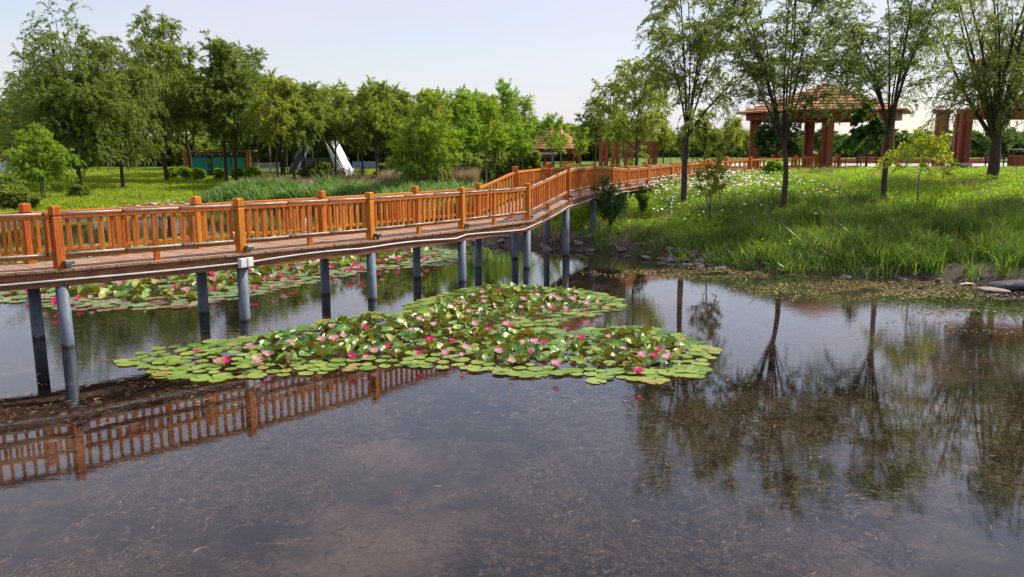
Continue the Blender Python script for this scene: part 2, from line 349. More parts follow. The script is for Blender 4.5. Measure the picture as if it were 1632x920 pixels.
# ------------------------------------------------------------ setting: ground, water, plaza, river
def axis(lo, hi, a, b, s, g=1.25):
    v = list(np.arange(a, b+s/2, s)); st = s; x = a
    while x > lo: st *= g; x -= st; v.insert(0, max(x, lo))
    st = s; x = v[-1]
    while x < hi: st *= g; x += st; v.append(min(x, hi))
    return np.array(v)
gx = axis(-1500, 1500, -32, 34, .4); gy = axis(-200, 2500, 2, 64, .4)
GX, GY = np.meshgrid(gx, gy); GZ = gz(GX, GY)
nx, ny = len(gx), len(gy)
ii = (np.arange(ny-1)[:, None]*nx+np.arange(nx-1)[None]).ravel()
tag(link('ground', npmesh('ground', np.stack([GX, GY, GZ], -1).reshape(-1, 3), np.stack([ii, ii+1, ii+nx+1, ii+nx], 1), M['ground'], True)), kind='structure')
tag(link('pond_water', npmesh('pond_water', [(-300, -150, 0), (200, -150, 0), (200, 62, 0), (-300, 62, 0)], np.array([[0, 1, 2, 3]]), M['water'])), kind='structure')
b = MB(); b.box((38, 62.7, 2.33), (44, 19, .22)); b.box((38, 53.1, 2.36), (44, .25, .2)); tag(b.build('plaza_paving', M['pave']), kind='structure')
rv = MB(); rv.add([(-40, 150, 2.7), (400, 150, 2.7), (900, 900, 2.7), (-300, 900, 2.7)], [(0, 1, 2, 3)])
m = MT('river_surface'); M['river'] = m.end(m.pbr((.5, .53, .56), .15, .8)); tag(rv.build('river', M['river']), kind='structure')
# ------------------------------------------------------------ footbridge
NEAR = [(-14.6, 11.0), (-11.15, 12.35), (-8.27, 14.2), (-5.72, 16.45), (-3.42, 18.88), (-1.38, 21.5), (.46, 24.0), (1.86, 26.95), (3.1, 30.1), (4.15, 33.1), (5.2, 35.8), (6.5, 38.0), (8.06, 40.0), (10.5, 42.5), (13.5, 45.0), (17.5, 49.0), (21.8, 53.0)]
ZD = [1.47]*6+[1.49, 1.95, 2.02, 1.96, 1.95, 2.0, 2.08, 2.17, 2.28, 2.36, 2.43]
ZT = [2.61]*6+[2.62, 3.08, 3.12, 3.02, 2.89, 2.93, 3.0, 3.11, 3.24, 3.31, 3.38]
nb = len(NEAR)
FARP = [(-15.3, 12.2), (-12.0, 13.3), (-9.22, 14.88), (-6.90, 17.2), (-4.74, 19.62), (-2.72, 22.15), (-1.05, 24.2), (.10, 26.2), (1.32, 29.6), (2.42, 33.5)]
for i in range(10, nb):
    a = np.array(NEAR[i-1]); c = np.array(NEAR[min(i+1, nb-1)]); d = (c-a)/np.linalg.norm(c-a); n = np.array((-d[1], d[0])); FARP.append(tuple(np.array(NEAR[i])+n*1.55))
root = empty('footbridge', (-1.0, 23.0, 0))
tag(root, 'long orange timber footbridge with baluster railings standing on grey piles in the pond', 'footbridge')
RL = (-1.0, 23.0, 0)
def P3(p, z): return Vector((p[0], p[1], z))
def part(b, name, mat, parent=root, smooth=False):
    b.v = [local(RL, v) for v in b.v]; return b.build(name, mat, parent, smooth)
# deck planks
b = MB(); OV = .17; rnd = random.Random(4)
def edge(P, Q, i, out):
    a = Vector(P[i]); o = Vector(Q[i]); d = (a-o).normalized(); return a+d*out
for i in range(nb-1):
    a0 = edge(NEAR, FARP, i, OV); a1 = edge(NEAR, FARP, i+1, OV); c0 = edge(FARP, NEAR, i, OV); c1 = edge(FARP, NEAR, i+1, OV)
    n = max(4, int(((a1-a0).length)/.145))
    for k in range(n):
        t0 = (k+.03)/n; t1 = (k+.97)/n; q = rnd.uniform(-.012, .012); w = rnd.uniform(-.003, .003)
        z0 = ZD[i]+(ZD[i+1]-ZD[i])*t0+w; z1 = ZD[i]+(ZD[i+1]-ZD[i])*t1+w
        A = a0.lerp(a1, t0); B = a0.lerp(a1, t1); Cc = c0.lerp(c1, t1); D = c0.lerp(c1, t0)
        dn = (A-D).normalized()*q; A = A+dn; B = B+dn
        top = [(A.x, A.y, z0), (B.x, B.y, z1), (Cc.x, Cc.y, z1), (D.x, D.y, z0)]
        b.add([(x, y, z-.045) for x, y, z in top]+top, [(3,2,1,0),(4,5,6,7),(0,1,5,4),(1,2,6,5),(2,3,7,6),(3,0,4,7)])
part(b, 'deck', M['deck'])
# side beams, one continuous beam on each side
for side, (P, Q) in enumerate(((NEAR, FARP), (FARP, NEAR))):
    for i in range(nb-1):
        b = MB(); a = edge(P, Q, i, .06); c = edge(P, Q, i+1, .06); top0 = ZD[i]-.05; top1 = ZD[i+1]-.05
        hgt = .27 if i < 9 else .16
        d = (c-a).normalized()*.0
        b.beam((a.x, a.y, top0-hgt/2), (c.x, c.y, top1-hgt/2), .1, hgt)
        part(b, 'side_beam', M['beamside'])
# cross beams + piles
for i in range(nb):
    for P, Q, near in ((NEAR, FARP, 1), (FARP, NEAR, 0)):
        x, y = P[i]; g = float(gz(x, y)); rr = .112 if i < 9 else .07
        if i < 13:
            b = MB(); b.tube([(x, y, min(g, -.2)-.3 if g < .3 else g-.3), (x, y, ZD[i]-.31 if i < 9 else ZD[i]-.2)], rr, 20); o = part(b, 'pile', M['pile'], smooth=False)
            for p in o.data.polygons: p.use_smooth = len(p.vertices) == 4
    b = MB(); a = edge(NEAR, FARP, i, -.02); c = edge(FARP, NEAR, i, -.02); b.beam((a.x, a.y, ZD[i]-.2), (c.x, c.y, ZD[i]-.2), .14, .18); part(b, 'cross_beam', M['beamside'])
# posts
def post_mesh(h):
    b = MB(); b.box((0, 0, (h-.2)/2), (.165, .165, h-.2), None, .012); b.box((0, 0, h-.195), (.14, .14, .03)); b.box((0, 0, h-.09), (.17, .17, .18), None, .02)
    return b.mesh('post', M['rail'])
for i in range(nb):
    for P, Q in ((NEAR, FARP), (FARP, NEAR)):
        a = Vector(Q[i])-Vector(P[i]); o = link('post', post_mesh(ZT[i]-ZD[i]+.03), root, local(RL, (P[i][0], P[i][1], ZD[i]-.03)))
        o.rotation_euler = (0, 0, math.atan2(a.y, a.x)+math.pi/2)
# railing panels with balusters
stuffb = MB(); rest = 0
for side, (P, Q) in enumerate(((NEAR, FARP), (FARP, NEAR))):
    for i in range(nb-1):
        p = Vector(P[i]); q = Vector(P[i+1]); d3 = P3(q, ZT[i+1])-P3(p, ZT[i]); dl = Vector((q-p)); ln = dl.length; u = dl/ln
        slope = (ZT[i+1]-ZT[i])/ln; rt0 = ZT[i]-.2; rt1 = ZT[i+1]-.2; lo = .215; rb0 = ZD[i]+lo; rb1 = ZD[i+1]+lo
        e0 = .083; e1 = ln-.083
        def at(s, z0, z1): x = p+u*s; return Vector((x.x, x.y, z0+(z1-z0)*s/ln))
        b = MB(); b.beam(at(e0, rt0, rt1), at(e1, rt0, rt1), .1, .075, .008); b.beam(at(e0, rb0, rb1), at(e1, rb0, rb1), .075, .065, .006)
        pan = part(b, 'railing_panel', M['rail'])
        wide = i >= 13
        n = int(round(ln/(.185 if i < 7 else .18))) if not wide else int(round(ln/.5))
        mid = n//2
        for k in range(1, n):
            s = ln*k/n; top = at(s, rt0, rt1); bot = at(s, rb0, rb1)
            w = .1 if k == mid else .058
            ax = (Vector((u.x, u.y, 0)), Vector((-u.y, u.x, 0)), Vector((0, 0, 1)))
            bb = MB() if (side == 0 and 1 <= i <= 6) else stuffb
            if k == mid:
                zd = ZD[i]+(ZD[i+1]-ZD[i])*s/ln
                bb.box((top.x, top.y, (zd+bot.z-.035)/2), (w, w*.9, bot.z-.035-zd), ax)
            bb.box((top.x, top.y, (top.z-.03+bot.z+.03)/2), (w, w*.85, top.z-bot.z-.06), ax)
            if bb is not stuffb: part(bb, 'baluster', M['rail'], pan)
part(stuffb, 'balusters', M['rail'])['kind'] = 'stuff'
# rope light tubes along the pond side of the near railing, conduit, lamps, junction boxes
rnd = random.Random(8)
for i in range(0, 12):
    for which in (0, 1):
        b = MB(); p = edge(NEAR, FARP, i, .045); q = edge(NEAR, FARP, i+1, .045); ln = (q-p).length; u = (q-p)/ln; s = .09; end = ln-.09
        z0 = (ZT[i]-.135 if which == 0 else ZD[i]+.215+.052); z1 = (ZT[i+1]-.135 if which == 0 else ZD[i+1]+.215+.052)
        while s < end-.1:
            e = min(s+1.02, end); a = p+u*s; c = p+u*e
            zz = lambda t: z0+(z1-z0)*t/ln
            m_ = (a+c)/2
            b.cur = 0; b.tube([(a.x, a.y, zz(s)), (m_.x, m_.y, zz((s+e)/2)-rnd.uniform(0, .008)), (c.x, c.y, zz(e))], .021, 8)
            if e < end-.1: c2 = p+u*(e+.035); b.cur = 1; b.tube([(c.x, c.y, zz(e)), (c2.x, c2.y, zz(e+.035))], .026, 8)
            s = e+.035
        part(b, 'rope_light', [M['rope'], M['lampdark']], smooth=True)
    b = MB(); po = edge(NEAR, FARP, i+1, .095)
b = MB(); pts = []
for i in range(0, 10):
    a = edge(NEAR, FARP, i, .135); c = edge(NEAR, FARP, i+1, .135)
    for k in range(8):
        t = k/8; q = a.lerp(c, t); z = ZD[i]+(ZD[i+1]-ZD[i])*t
        sag = (.015*math.sin(t*math.pi) if i < 3 else .05*math.sin(t*math.pi+i))
        pts.append((q.x, q.y, z-.2-sag))
b.tube(pts, .022, 8); part(b, 'conduit', M['pipe'], smooth=True)
for i in range(1, 11):
    d = (Vector(NEAR[i])-Vector(FARP[i])).normalized(); u = Vector((d.y, -d.x)) if Vector((d.y, -d.x)).x > 0 else Vector((-d.y, d.x))
    q = Vector(NEAR[i])+d*.14+u*.1
    ax = (Vector((u.x, u.y, 0)), Vector((d.x, d.y, 0)), Vector((0, 0, 1)))
    b = MB(); b.box((q.x, q.y, ZD[i]+.11), (.17, .12, .07), ax, .012); b.tube([(q.x, q.y, ZD[i]-.02), (q.x, q.y, ZD[i]+.08)], .02, 8); b.box((q.x, q.y, ZD[i]+.03), (.08, .02, .07), ax)
    o = part(b, 'floodlight', M['lampdark'] if i == 4 else M['lamp'])
    b = MB(); b.box((q.x, q.y, ZD[i]+.149), (.14, .09, .008), ax); part(b, 'lens', M['glass'], o)
d = (Vector(NEAR[3])-Vector(FARP[3])).normalized(); u = Vector((-d.y, d.x));  u = u if u.x > 0 else -u
for k in (-1, 1):
    q = Vector(NEAR[3])+d*.2+u*(.088*k-.06); ax = (Vector((u.x, u.y, 0)), Vector((d.x, d.y, 0)), Vector((0, 0, 1)))
    b = MB(); b.box((q.x, q.y, ZD[3]-.19), (.155, .1, .2), ax, .01); b.box((q.x+d.x*.052, q.y+d.y*.052, ZD[3]-.19), (.13, .008, .175), ax, .003); part(b, 'junction_box', M['boxwhite'])
# ------------------------------------------------------------ tree maker
def unit(a): return a/np.maximum(np.linalg.norm(a, axis=-1, keepdims=True), 1e-9)
def tubes(P0, P1, P2, r0, r1, seg, sides):
    N = len(P0); t = np.linspace(0, 1, seg+1)[None, :, None]
    pts = (1-t)**2*P0[:, None]+2*t*(1-t)*P1[:, None]+t*t*P2[:, None]
    tan = unit(2*(1-t)*(P1-P0)[:, None]+2*t*(P2-P1)[:, None]+1e-6)
    ref = np.where(np.abs(tan[..., 2:3]) > .9, np.array([0, 1., 0]), np.array([0, 0, 1.]))
    u = unit(np.cross(tan, ref)); w = np.cross(tan, u)
    rr = (np.asarray(r0)[:, None]*(1-t[..., 0])+np.asarray(r1)[:, None]*t[..., 0])[..., None, None]
    a = np.linspace(0, 2*np.pi, sides, endpoint=False)
    ring = pts[:, :, None]+rr*(u[:, :, None]*np.cos(a)[None, None, :, None]+w[:, :, None]*np.sin(a)[None, None, :, None])
    V = ring.reshape(-1, 3); base = (np.arange(N)*(seg+1)*sides)[:, None, None]
    k = np.arange(seg)[None, :, None]*sides; s = np.arange(sides)[None, None, :]; s2 = (s+1) % sides
    F = np.stack([base+k+s, base+k+s2, base+k+sides+s2, base+k+sides+s], -1).reshape(-1, 4)
    return V, F
def bezp(P0, P1, P2, t):
    t = t[..., None]; return (1-t)**2*P0+2*t*(1-t)*P1+t*t*P2
def leaves(P, D, Ls, W, rng):
    """diamond leaf blades, slightly folded along the middle"""
    N = len(P); S = unit(np.cross(D, unit(rng.normal(size=(N, 3))))); Nn = np.cross(S, D)
    Ls = Ls[:, None]; W = W[:, None]
    A = P; B = P+D*Ls*.42+S*W*.5+Nn*W*.12; C = P+D*Ls-Nn*Ls*.06; E = P+D*Ls*.42-S*W*.5+Nn*W*.12
    V = np.stack([A, B, C, E], 1).reshape(-1, 3); F = np.arange(N*4).reshape(-1, 4); return V, F
def tree_mesh(seed, H, Rd, th, nm=10, l2=9, l3=7, lp=16, leaf=(.1, .024), droop=.6, r0=.13, leafm='willow', bark='bark', prof=.8, steep=.5, twl=.75, gap=0.0, low=0.0, lean=(0, 0), leader=True, clump=0, spread=1.0):
    rng = np.random.default_rng(seed); lp = int(lp*2.0); l3 = l3+2; leaf = (leaf[0]*1.1, leaf[1]*1.35)
    Z = np.array([0, 0, 1.0])
    def rad(t): t = np.clip(t, 0, 1); return Rd*np.maximum(np.sin(np.pi*np.clip(t, .0, 1)**prof), .12)**.7
    base = np.zeros(3); split = np.array([lean[0]*th, lean[1]*th, th]); V = []; F = []; off = 0
    def put(v, f):
        nonlocal off
        V.append(v); F.append(f+off); off += len(v)
    # trunk
    wob = rng.normal(0, .04*th, 2)
    k = np.array
    v, f = tubes(k([base-Z*.3]), k([k([wob[0]+split[0]*.5, wob[1]+split[1]*.5, th*.5])]), k([split]), [r0*.95], [r0*.7], 8, 12); put(v, f)
    L0 = []; L1 = []; L2 = []; RR = []
    if leader:
        top = k([split[0]+lean[0]*(H-th)*.6+rng.normal(0, .12*Rd), split[1]+rng.normal(0, .12*Rd), H*.9]); mid = (split+top)/2+k([rng.normal(0, .1*Rd), rng.normal(0, .1*Rd), 0])
        L0.append(split); L1.append(mid); L2.append(top); RR.append(r0*.6)
    for i in range(nm):
        if leader:
            u = (i+rng.random()*.6)/nm; s = u**1.2*.62; p = bezp(L0[0], L1[0], L2[0], k(s))
            tz = low+(1-low)*min(.97, .22+.72*u+rng.normal(0, .05)); 
        else:
            p = split-Z*rng.random()*.12*th; tz = .4+.58*rng.random(); s = 0
        an = i*2.399+rng.normal(0, .35); tgz = th*.75+(H-th*.75)*tz; rr = rad(tz)*rng.uniform(.55, .95)*spread
        if tgz < p[2]+.15*(H-th): tgz = p[2]+rng.uniform(.1, .3)*(H-th)
        tgt = k([split[0]*(1)+lean[0]*(tgz-th)*.6+math.cos(an)*rr, split[1]+math.sin(an)*rr, min(tgz, H)])
        d = tgt-p; ctl = p+k([d[0]*(.75-steep*.5), d[1]*(.75-steep*.5), d[2]*(.3+steep*.35)])
        ctl = ctl+rng.normal(0, .05*Rd, 3)
        L0.append(p); L1.append(ctl); L2.append(tgt); RR.append(r0*(.36 if leader else .42)*(1-.5*s)*rng.uniform(.65, 1.05))
    L0, L1, L2, RR = map(np.array, (L0, L1, L2, RR))
    v, f = tubes(L0, L1, L2, RR, RR*.18, 9, 7); put(v, f)
    n1 = len(L0)
    # second order
    s = rng.uniform(.22, 1.0, (n1, l2)); A = bezp(L0[:, None], L1[:, None], L2[:, None], s)
    hz = A-np.array([split[0], split[1], 0]); hz[..., 2] = 0
    out = unit(hz)*.7+unit(rng.normal(size=A.shape))*1.0+Z*rng.uniform(.1, 1.0, s.shape)[..., None]*(.6+steep)
    out = unit(out); ln = Rd*rng.uniform(.25, .62, s.shape)[..., None]*(1.15-.5*s[..., None])
    B = A+out*ln*.55+Z*ln*.12; C = A+out*ln-Z*ln*droop*.25
    A, B, C = [x.reshape(-1, 3) for x in (A, B, C)]; r2 = (RR[:, None]*(1.05-s*.8)*.42).reshape(-1)
    v, f = tubes(A, B, C, r2, r2*.25+.002, 5, 4); put(v, f)
    n2 = len(A)
    s = rng.uniform(.12, 1.0, (n2, l3)); P = bezp(A[:, None], B[:, None], C[:, None], s)
    if gap > 0:
        keep = rng.random(n2) > gap
        P = P[keep]; n2 = keep.sum(); s = s[keep]
    out = unit(unit((C-A) if gap <= 0 else (C-A)[keep])[:, None]*.7+unit(rng.normal(size=P.shape))+Z*.7*(1-min(droop, 1)))
    ln = twl*rng.uniform(.5, 1.25, s.shape)[..., None]
    Q = P+out*ln*.5+Z*ln*(.12); S = P+out*ln*(1-.45*droop)-Z*ln*droop*.75
    P, Q, S = [x.reshape(-1, 3) for x in (P, Q, S)]
    v, f = tubes(P, Q, S, np.full(len(P), .007), np.full(len(P), .002), 3, 3); put(v, f)
    trunk = npmesh('trunk', np.concatenate(V), np.concatenate(F), M[bark], True)
    # leaves
    n3 = len(P); s = rng.uniform(.08, 1.03, (n3, lp)); X = bezp(P[:, None], Q[:, None], S[:, None], s)
    T = unit(2*(1-s[..., None])*(Q-P)[:, None]+2*s[..., None]*(S-Q)[:, None])
    D = unit(T*.8+unit(rng.normal(size=X.shape))*.75-Z*droop*.55); X = X+rng.normal(0, .02+.02*clump, X.shape)
    X = X.reshape(-1, 3); D = D.reshape(-1, 3); Ls = leaf[0]*rng.uniform(.6, 1.25, len(X)); W = leaf[1]*rng.uniform(.7, 1.2, len(X))
    v, f = leaves(X, D, Ls, W, rng)
    return trunk, npmesh('crown', v, f, M[leafm]), H
PROTO = {}
PROTO['bigA'] = tree_mesh(1, 11.8, 4.7, 1.6, 34, 12, 8, 15, (.16, .036), .4, .2, 'willow', leader=False, prof=.8, steep=.5, twl=1.1)
PROTO['bigB'] = tree_mesh(2, 10.8, 4.0, 1.6, 18, 12, 8, 17, (.16, .036), .6, .18, 'willow', low=-.1, steep=.5, twl=1.1)
PROTO['upA'] = tree_mesh(3, 9, 2.5, 2.2, 12, 10, 7, 16, (.15, .036), .3, .14, 'willow', steep=.75, twl=.8)
PROTO['upB'] = tree_mesh(4, 9, 2.7, 2.0, 12, 10, 7, 15, (.15, .036), .35, .13, 'willow', steep=.7, twl=.85, leader=False)
PROTO['midA'] = tree_mesh(5, 8, 2.5, 3.1, 12, 10, 7, 16, (.15, .036), .25, .12, 'willowmid', steep=.5, twl=.75, leader=False)
PROTO['midB'] = tree_mesh(6, 8, 2.1, 3.0, 12, 10, 7, 16, (.15, .036), .4, .13, 'willowmid', steep=.6, twl=.7)
PROTO['midC'] = tree_mesh(7, 7.5, 2.3, 2.8, 11, 10, 7, 15, (.15, .036), .3, .11, 'willow', steep=.6, twl=.75, leader=False)
PROTO['thinA'] = tree_mesh(8, 8, 1.7, 2.6, 9, 9, 6, 12, (.13, .034), .2, .1, 'bright', 'barkpale', steep=.9, twl=.6, gap=.1)
PROTO['thinB'] = tree_mesh(9, 7, 1.5, 1.8, 9, 8, 6, 12, (.13, .034), .15, .09, 'bright', 'barkpale', steep=.8, twl=.55, leader=False)
PROTO['young'] = tree_mesh(10, 4.8, 1.9, .7, 12, 10, 7, 15, (.13, .034), .4, .07, 'bright', 'barkpale', steep=.45, twl=.6, low=-.2)
PROTO['dark'] = tree_mesh(11, 8, 1.8, 1.5, 12, 10, 7, 15, (.16, .045), .1, .14, 'conifer', steep=.6, twl=.6)
PROTO['farA'] = tree_mesh(12, 7, 3.0, 2.0, 10, 8, 6, 11, (.26, .10), .2, .14, 'far', steep=.3, twl=.9, leader=False)
PROTO['farB'] = tree_mesh(13, 7, 2.6, 2.2, 10, 8, 6, 11, (.26, .10), .3, .13, 'far', steep=.4, twl=.9)
# the sparse trees on the near bank
PROTO['t1'] = tree_mesh(21, 10.2, 2.9, 3.0, 11, 11, 8, 13, (.115, .025), .55, .115, 'olive', steep=.85, twl=.75, gap=.15, leader=False, prof=.7)
PROTO['t2'] = tree_mesh(22, 10.8, 2.9, 2.7, 12, 12, 7, 11, (.115, .026), .35, .09, 'olive', steep=.85, twl=.7, gap=.1, leader=False, prof=.65)
PROTO['t3'] = tree_mesh(23, 10.8, 3.0, 3.0, 13, 12, 7, 11, (.115, .025), .4, .098, 'olive', steep=.9, twl=.75, gap=.12, leader=False, prof=.6)
PROTO['t4'] = tree_mesh(24, 12.0, 4.9, 2.2, 15, 12, 8, 13, (.125, .026), .75, .27, 'olive', steep=.6, twl=1.1, leader=False, prof=.8)
PROTO['bank'] = tree_mesh(25, 7.0, 2.7, 1.9, 13, 10, 7, 14, (.12, .03), .4, .12, 'willowmid', steep=.6, twl=.7, gap=.1)
PROTO['sapA'] = tree_mesh(26, 3.1, 1.0, .85, 6, 5, 4, 7, (.11, .045), .1, .035, 'autumn', steep=.8, twl=.35, gap=.25, leader=False)
PROTO['sapB'] = tree_mesh(27, 3.4, 1.2, 1.7, 8, 5, 3, 5, (.12, .05), .25, .03, 'yellowleaf', 'barkpale', steep=.2, twl=.45)
PROTO['bush'] = tree_mesh(28, 2.9, .85, .2, 13, 7, 3, 7, (.12, .02), .1, .035, 'darkleaf', steep=.9, twl=.4, leader=False)
PROTO['broad'] = tree_mesh(29, 4.2, 1.35, 2.0, 6, 4, 3, 4, (.34, .26), .5, .09, 'darkleaf', steep=.5, twl=.35, leader=False)
PROTO['darksmall'] = tree_mesh(30, 4.4, 1.4, 1.2, 9, 8, 6, 9, (.15, .07), .3, .08, 'darkleaf', steep=.4, twl=.5)
PROTO['shrub'] = tree_mesh(31, 1.3, .85, .12, 16, 8, 6, 12, (.12, .06), .0, .03, 'bright', steep=.2, twl=.3, leader=False, prof=.6)
PROTO['lowbush'] = tree_mesh(32, 1.5, 1.2, .1, 18, 8, 6, 14, (.16, .06), .2, .03, 'willow', steep=.2, twl=.4, leader=False, prof=.6)
def put_tree(kind, name, x, y, z, H, wid, rot, label, cat, group=None):
    tr, cr, h0 = PROTO[kind]
    e = empty(name, (x, y, z-.02), R(rot)); s = H/h0; e.scale = (s*wid, s*wid, s)
    tag(e, label, cat, group)
    link('trunk', tr, e); link('crown', cr, e); return e
def tree(kind, px, pyb, pyt, wid, rot, label, name='willow_tree', cat='tree', group=None, Y=None):
    if Y is None: x, y, z = gp(px, pyb)
    else: a, _ = ray(px, 300); x = a*Y; y = Y; z = float(gz(x, y))
    top = pY(px, pyt, y)[1]
    return put_tree(kind, name, x, y, z, top-z, wid, rot, label, cat, group)
G1 = 'willows on the far bank'; G2 = 'trees beyond the reeds'
# left bank
tree('bigA', 128, 305, 22, 1.0, 40, 'tallest and broadest willow, at the left of the far bank', group=G1)
tree('bigB', 196, 300, 58, .95, 100, 'drooping willow hanging to the grass just right of the tallest willow', group=G1)
tree('bigB', 52, 300, 118, .85, 200, 'dark willow half hidden behind the left side of the tallest willow', group=G1, Y=62)
tree('upB', 266, 289, 32, 1.0, 10, 'tall open willow with a forked dark trunk left of the teal building', group=G1)
tree('upA', 303, 284, 62, .9, 70, 'slim willow rising behind the left end of the teal building', group=G1, Y=70)
tree('upA', 361, 289, 62, .95, 160, 'willow in front of the teal building, left one of the two trunks', group=G1)
tree('upB', 377, 289, 70, .9, 250, 'willow in front of the teal building, right one of the two trunks', group=G1)
tree('upB', 412, 284, 80, .85, 310, 'dark willow right behind the orange post of the teal building', group=G1, Y=76)
tree('young', 68, 318, 196, 1.0, 30, 'small bright green round tree on stakes in front of the tallest willow', 'young_tree', group='young trees on the banks')
tree('upB', -8, 300, 150, 1.0, 80, 'olive tree cut off by the left edge of the picture', group=G1, Y=58)
mids = [('midA', 445, 285, 118, .95), ('midC', 455, 284, 128, .9), ('midB', 472, 284, 126, .9), ('midA', 486, 286, 142, .8), ('midC', 508, 285, 135, .95), ('midA', 538, 287, 142, 1.0),
        ('midC', 579, 284, 150, .9), ('midA', 600, 284, 130, .95), ('midB', 608, 284, 128, .9), ('midC', 618, 283, 134, .85), ('midA', 633, 284, 140, .9), ('midC', 645, 284, 150, .8), ('midB', 690, 284, 136, .9)]
ml = ['first willow trunk right of the teal building, in front of the white lattice gate', 'second willow right of the teal building, beside the lattice gate', 'forked willow between the lattice gate and the white barrier arm',
      'leaning willow at the middle of the white barrier arm', 'straight dark trunked willow just left of the white canvas arch', 'willow standing before the sunlit side of the white canvas arch',
      'willow just right of the white canvas arch', 'left trunk of the pair of willows before the pale blue fence', 'right trunk of the pair of willows before the pale blue fence', 'thick dark willow right of the pale blue fence',
      'willow behind the dry beige grass, left of the bright young tree', 'slender willow directly behind the bright young tree', 'willow rising behind the right half of the dry beige grass']
for k, (kd, px, yb, yt, w) in enumerate(mids): tree(kd, px, yb, yt, w*.95, k*67, ml[k], group=G2, Y=60+(k*5.3) % 9)
tree('young', 664, 308, 175, .8, 0, 'bright yellow green young tree standing in front of the dry beige grass', 'young_tree', group='young trees on the banks', Y=52)
thin = [('thinA', 700, 296, 140, 'thin bright green tree at the right end of the dry beige grass'), ('thinB', 709, 300, 200, 'low leafy young tree left of the bridge ramp, crown down to the reeds'), ('thinB', 726, 298, 128, 'tall light green tree just left of the rising bridge ramp'),
        ('thinA', 742, 298, 140, 'light green tree with two pale stems behind the foot of the ramp'), ('thinA', 773, 292, 150, 'pale stemmed tree behind the middle of the ramp railing'), ('thinB', 788, 290, 160, 'leaning pale stemmed tree behind the ramp railing'), ('thinA', 800, 284, 124, 'slim upright light green tree behind the top of the ramp')]
for k, (kd, px, yb, yt, lb) in enumerate(thin): tree(kd, px, yb, yt, 1.0, 40*k, lb, 'young_tree', group='light green trees by the bridge', Y=52+k*1.3)
tree('thinB', 833, 284, 186, 1.25, 90, 'bright leafy tree left of the timber kiosk behind the arch', 'young_tree', group='light green trees by the bridge', Y=60)
tree('dark', 852, 280, 192, .8, 0, 'dark blue green tree behind the bright trees left of the far pavilion', 'dark_tree', Y=95)
for k, (px, yt, w, lb) in enumerate([(880, 178, 1.0, 'left slim tree in front of the far pavilion roof'), (893, 184, .9, 'right slim tree in front of the far pavilion roof'), (925, 195, 1.1, 'light green tree at the right corner of the far pavilion')]):
    tree('thinB' if k == 2 else 'thinA', px, 280, yt, w, 50*k, lb, 'young_tree', group='trees before the far pavilion', Y=58+3*k)
for k, (px, yt, kd, Y, lb) in enumerate([(948, 158, 'midC', 66, 'dark willow right of the far pavilion'), (985, 165, 'upA', 72, 'dark trunked tree behind the crest of the bridge'), (1055, 190, 'midA', 62, 'yellow green willow behind the nearest tall tree'),
        (1120, 175, 'midC', 60, 'leafy tree behind the boardwalk between the two nearest tall trunks'), (1165, 185, 'midA', 66, 'light green willow just left of the big pavilion'), (1085, 200, 'midC', 74, 'shady tree deep behind the nearest tall tree')]):
    tree(kd, px, 280, yt, 1.0, 77*k, lb, group='trees behind the boardwalk', Y=Y)
for k in range(20):
    px = 620+k*11+(k*37 % 9)-4; Y = 60+(k*13 % 7); a_, _ = ray(px, 280); x_ = a_*Y; put_tree('lowbush', 'undergrowth_bush', x_, Y, float(gz(x_, Y)), 1.1+.25*(k % 4), 1.3, k*47, 'low bush closing the gap between trunks behind the reeds', 'bush', 'low bushes behind the reeds')
GS = 'slender pale green trees behind the reeds'
rnd = random.Random(41)
for k in range(30):
    px = 325+k*17.5+rnd.uniform(-6, 6); Y = rnd.uniform(66, 80); yt = np.interp(px, [300, 430, 560, 700, 830], [135, 128, 150, 142, 150])+rnd.uniform(-6, 22)
    if 290 < px < 410 or 500 < px < 650: continue
    tree(rnd.choice(['thinA', 'midB', 'thinA', 'midA']), px, 280, yt, rnd.uniform(.85, 1.15), rnd.uniform(0, 360), 'slender pale green tree filling the belt behind the reeds', group=GS, Y=Y)
# near bank
tree('bank', 1013, 275, 88, 1.0, 20, 'dense green willow behind the end of the bridge, left of the nearest tall tree', Y=41.5)
GT = 'tall sparse willows on the grassy near bank'
tree('t1', 1090, 332, -95, 1.22, 15, 'tall open willow with a straight dark trunk among the daisies', group=GT)
tree('t2', 1243, 342, -130, 1.35, 130, 'tall sparse willow whose dark trunk stands before the big pavilion', group=GT)
tree('t3', 1407, 326, -115, 1.3, 60, 'tall sparse leaning willow right of the big pavilion', group=GT)
tree('t4', 1580, 291, -125, 1.15, 10, 'massive willow with a thick forked trunk at the right', group=GT)
tree('t4', 1700, 330, -150, .9, 200, 'willow outside the right edge hanging its branches into the picture', group=GT)
tree('sapA', 1130, 363, 235, 1.0, 0, 'small sapling with orange and green leaves between the two nearest tall trunks', 'sapling')
tree('sapB', 1458, 352, 205, 1.0, 0, 'thin sapling with bright yellow green leaves in the tall grass', 'sapling')
tree('bush', 972, 372, 272, 1.0, 0, 'dark willow bush growing against the bridge where it reaches the bank', 'willow_bush', 'bush')
tree('bush', 1022, 350, 290, .6, 90, 'smaller dark bush beside the boardwalk at the end of the arch', 'willow_bush', 'bush')
tree('broad', 1378, 277, 170, 1.0, 0, 'small tree with large drooping leaves beside the big pavilion', 'broadleaf_tree', 'tree', Y=46)
tree('darksmall', 1236, 270, 178, 1.0, 0, 'small dark leaved tree inside the view of the big pavilion', 'broadleaf_tree', 'tree', Y=50)
tree('shrub', 1232, 283, 258, 1.0, 0, 'low bright bush in the grass beside the boardwalk', 'shrub', 'bush')
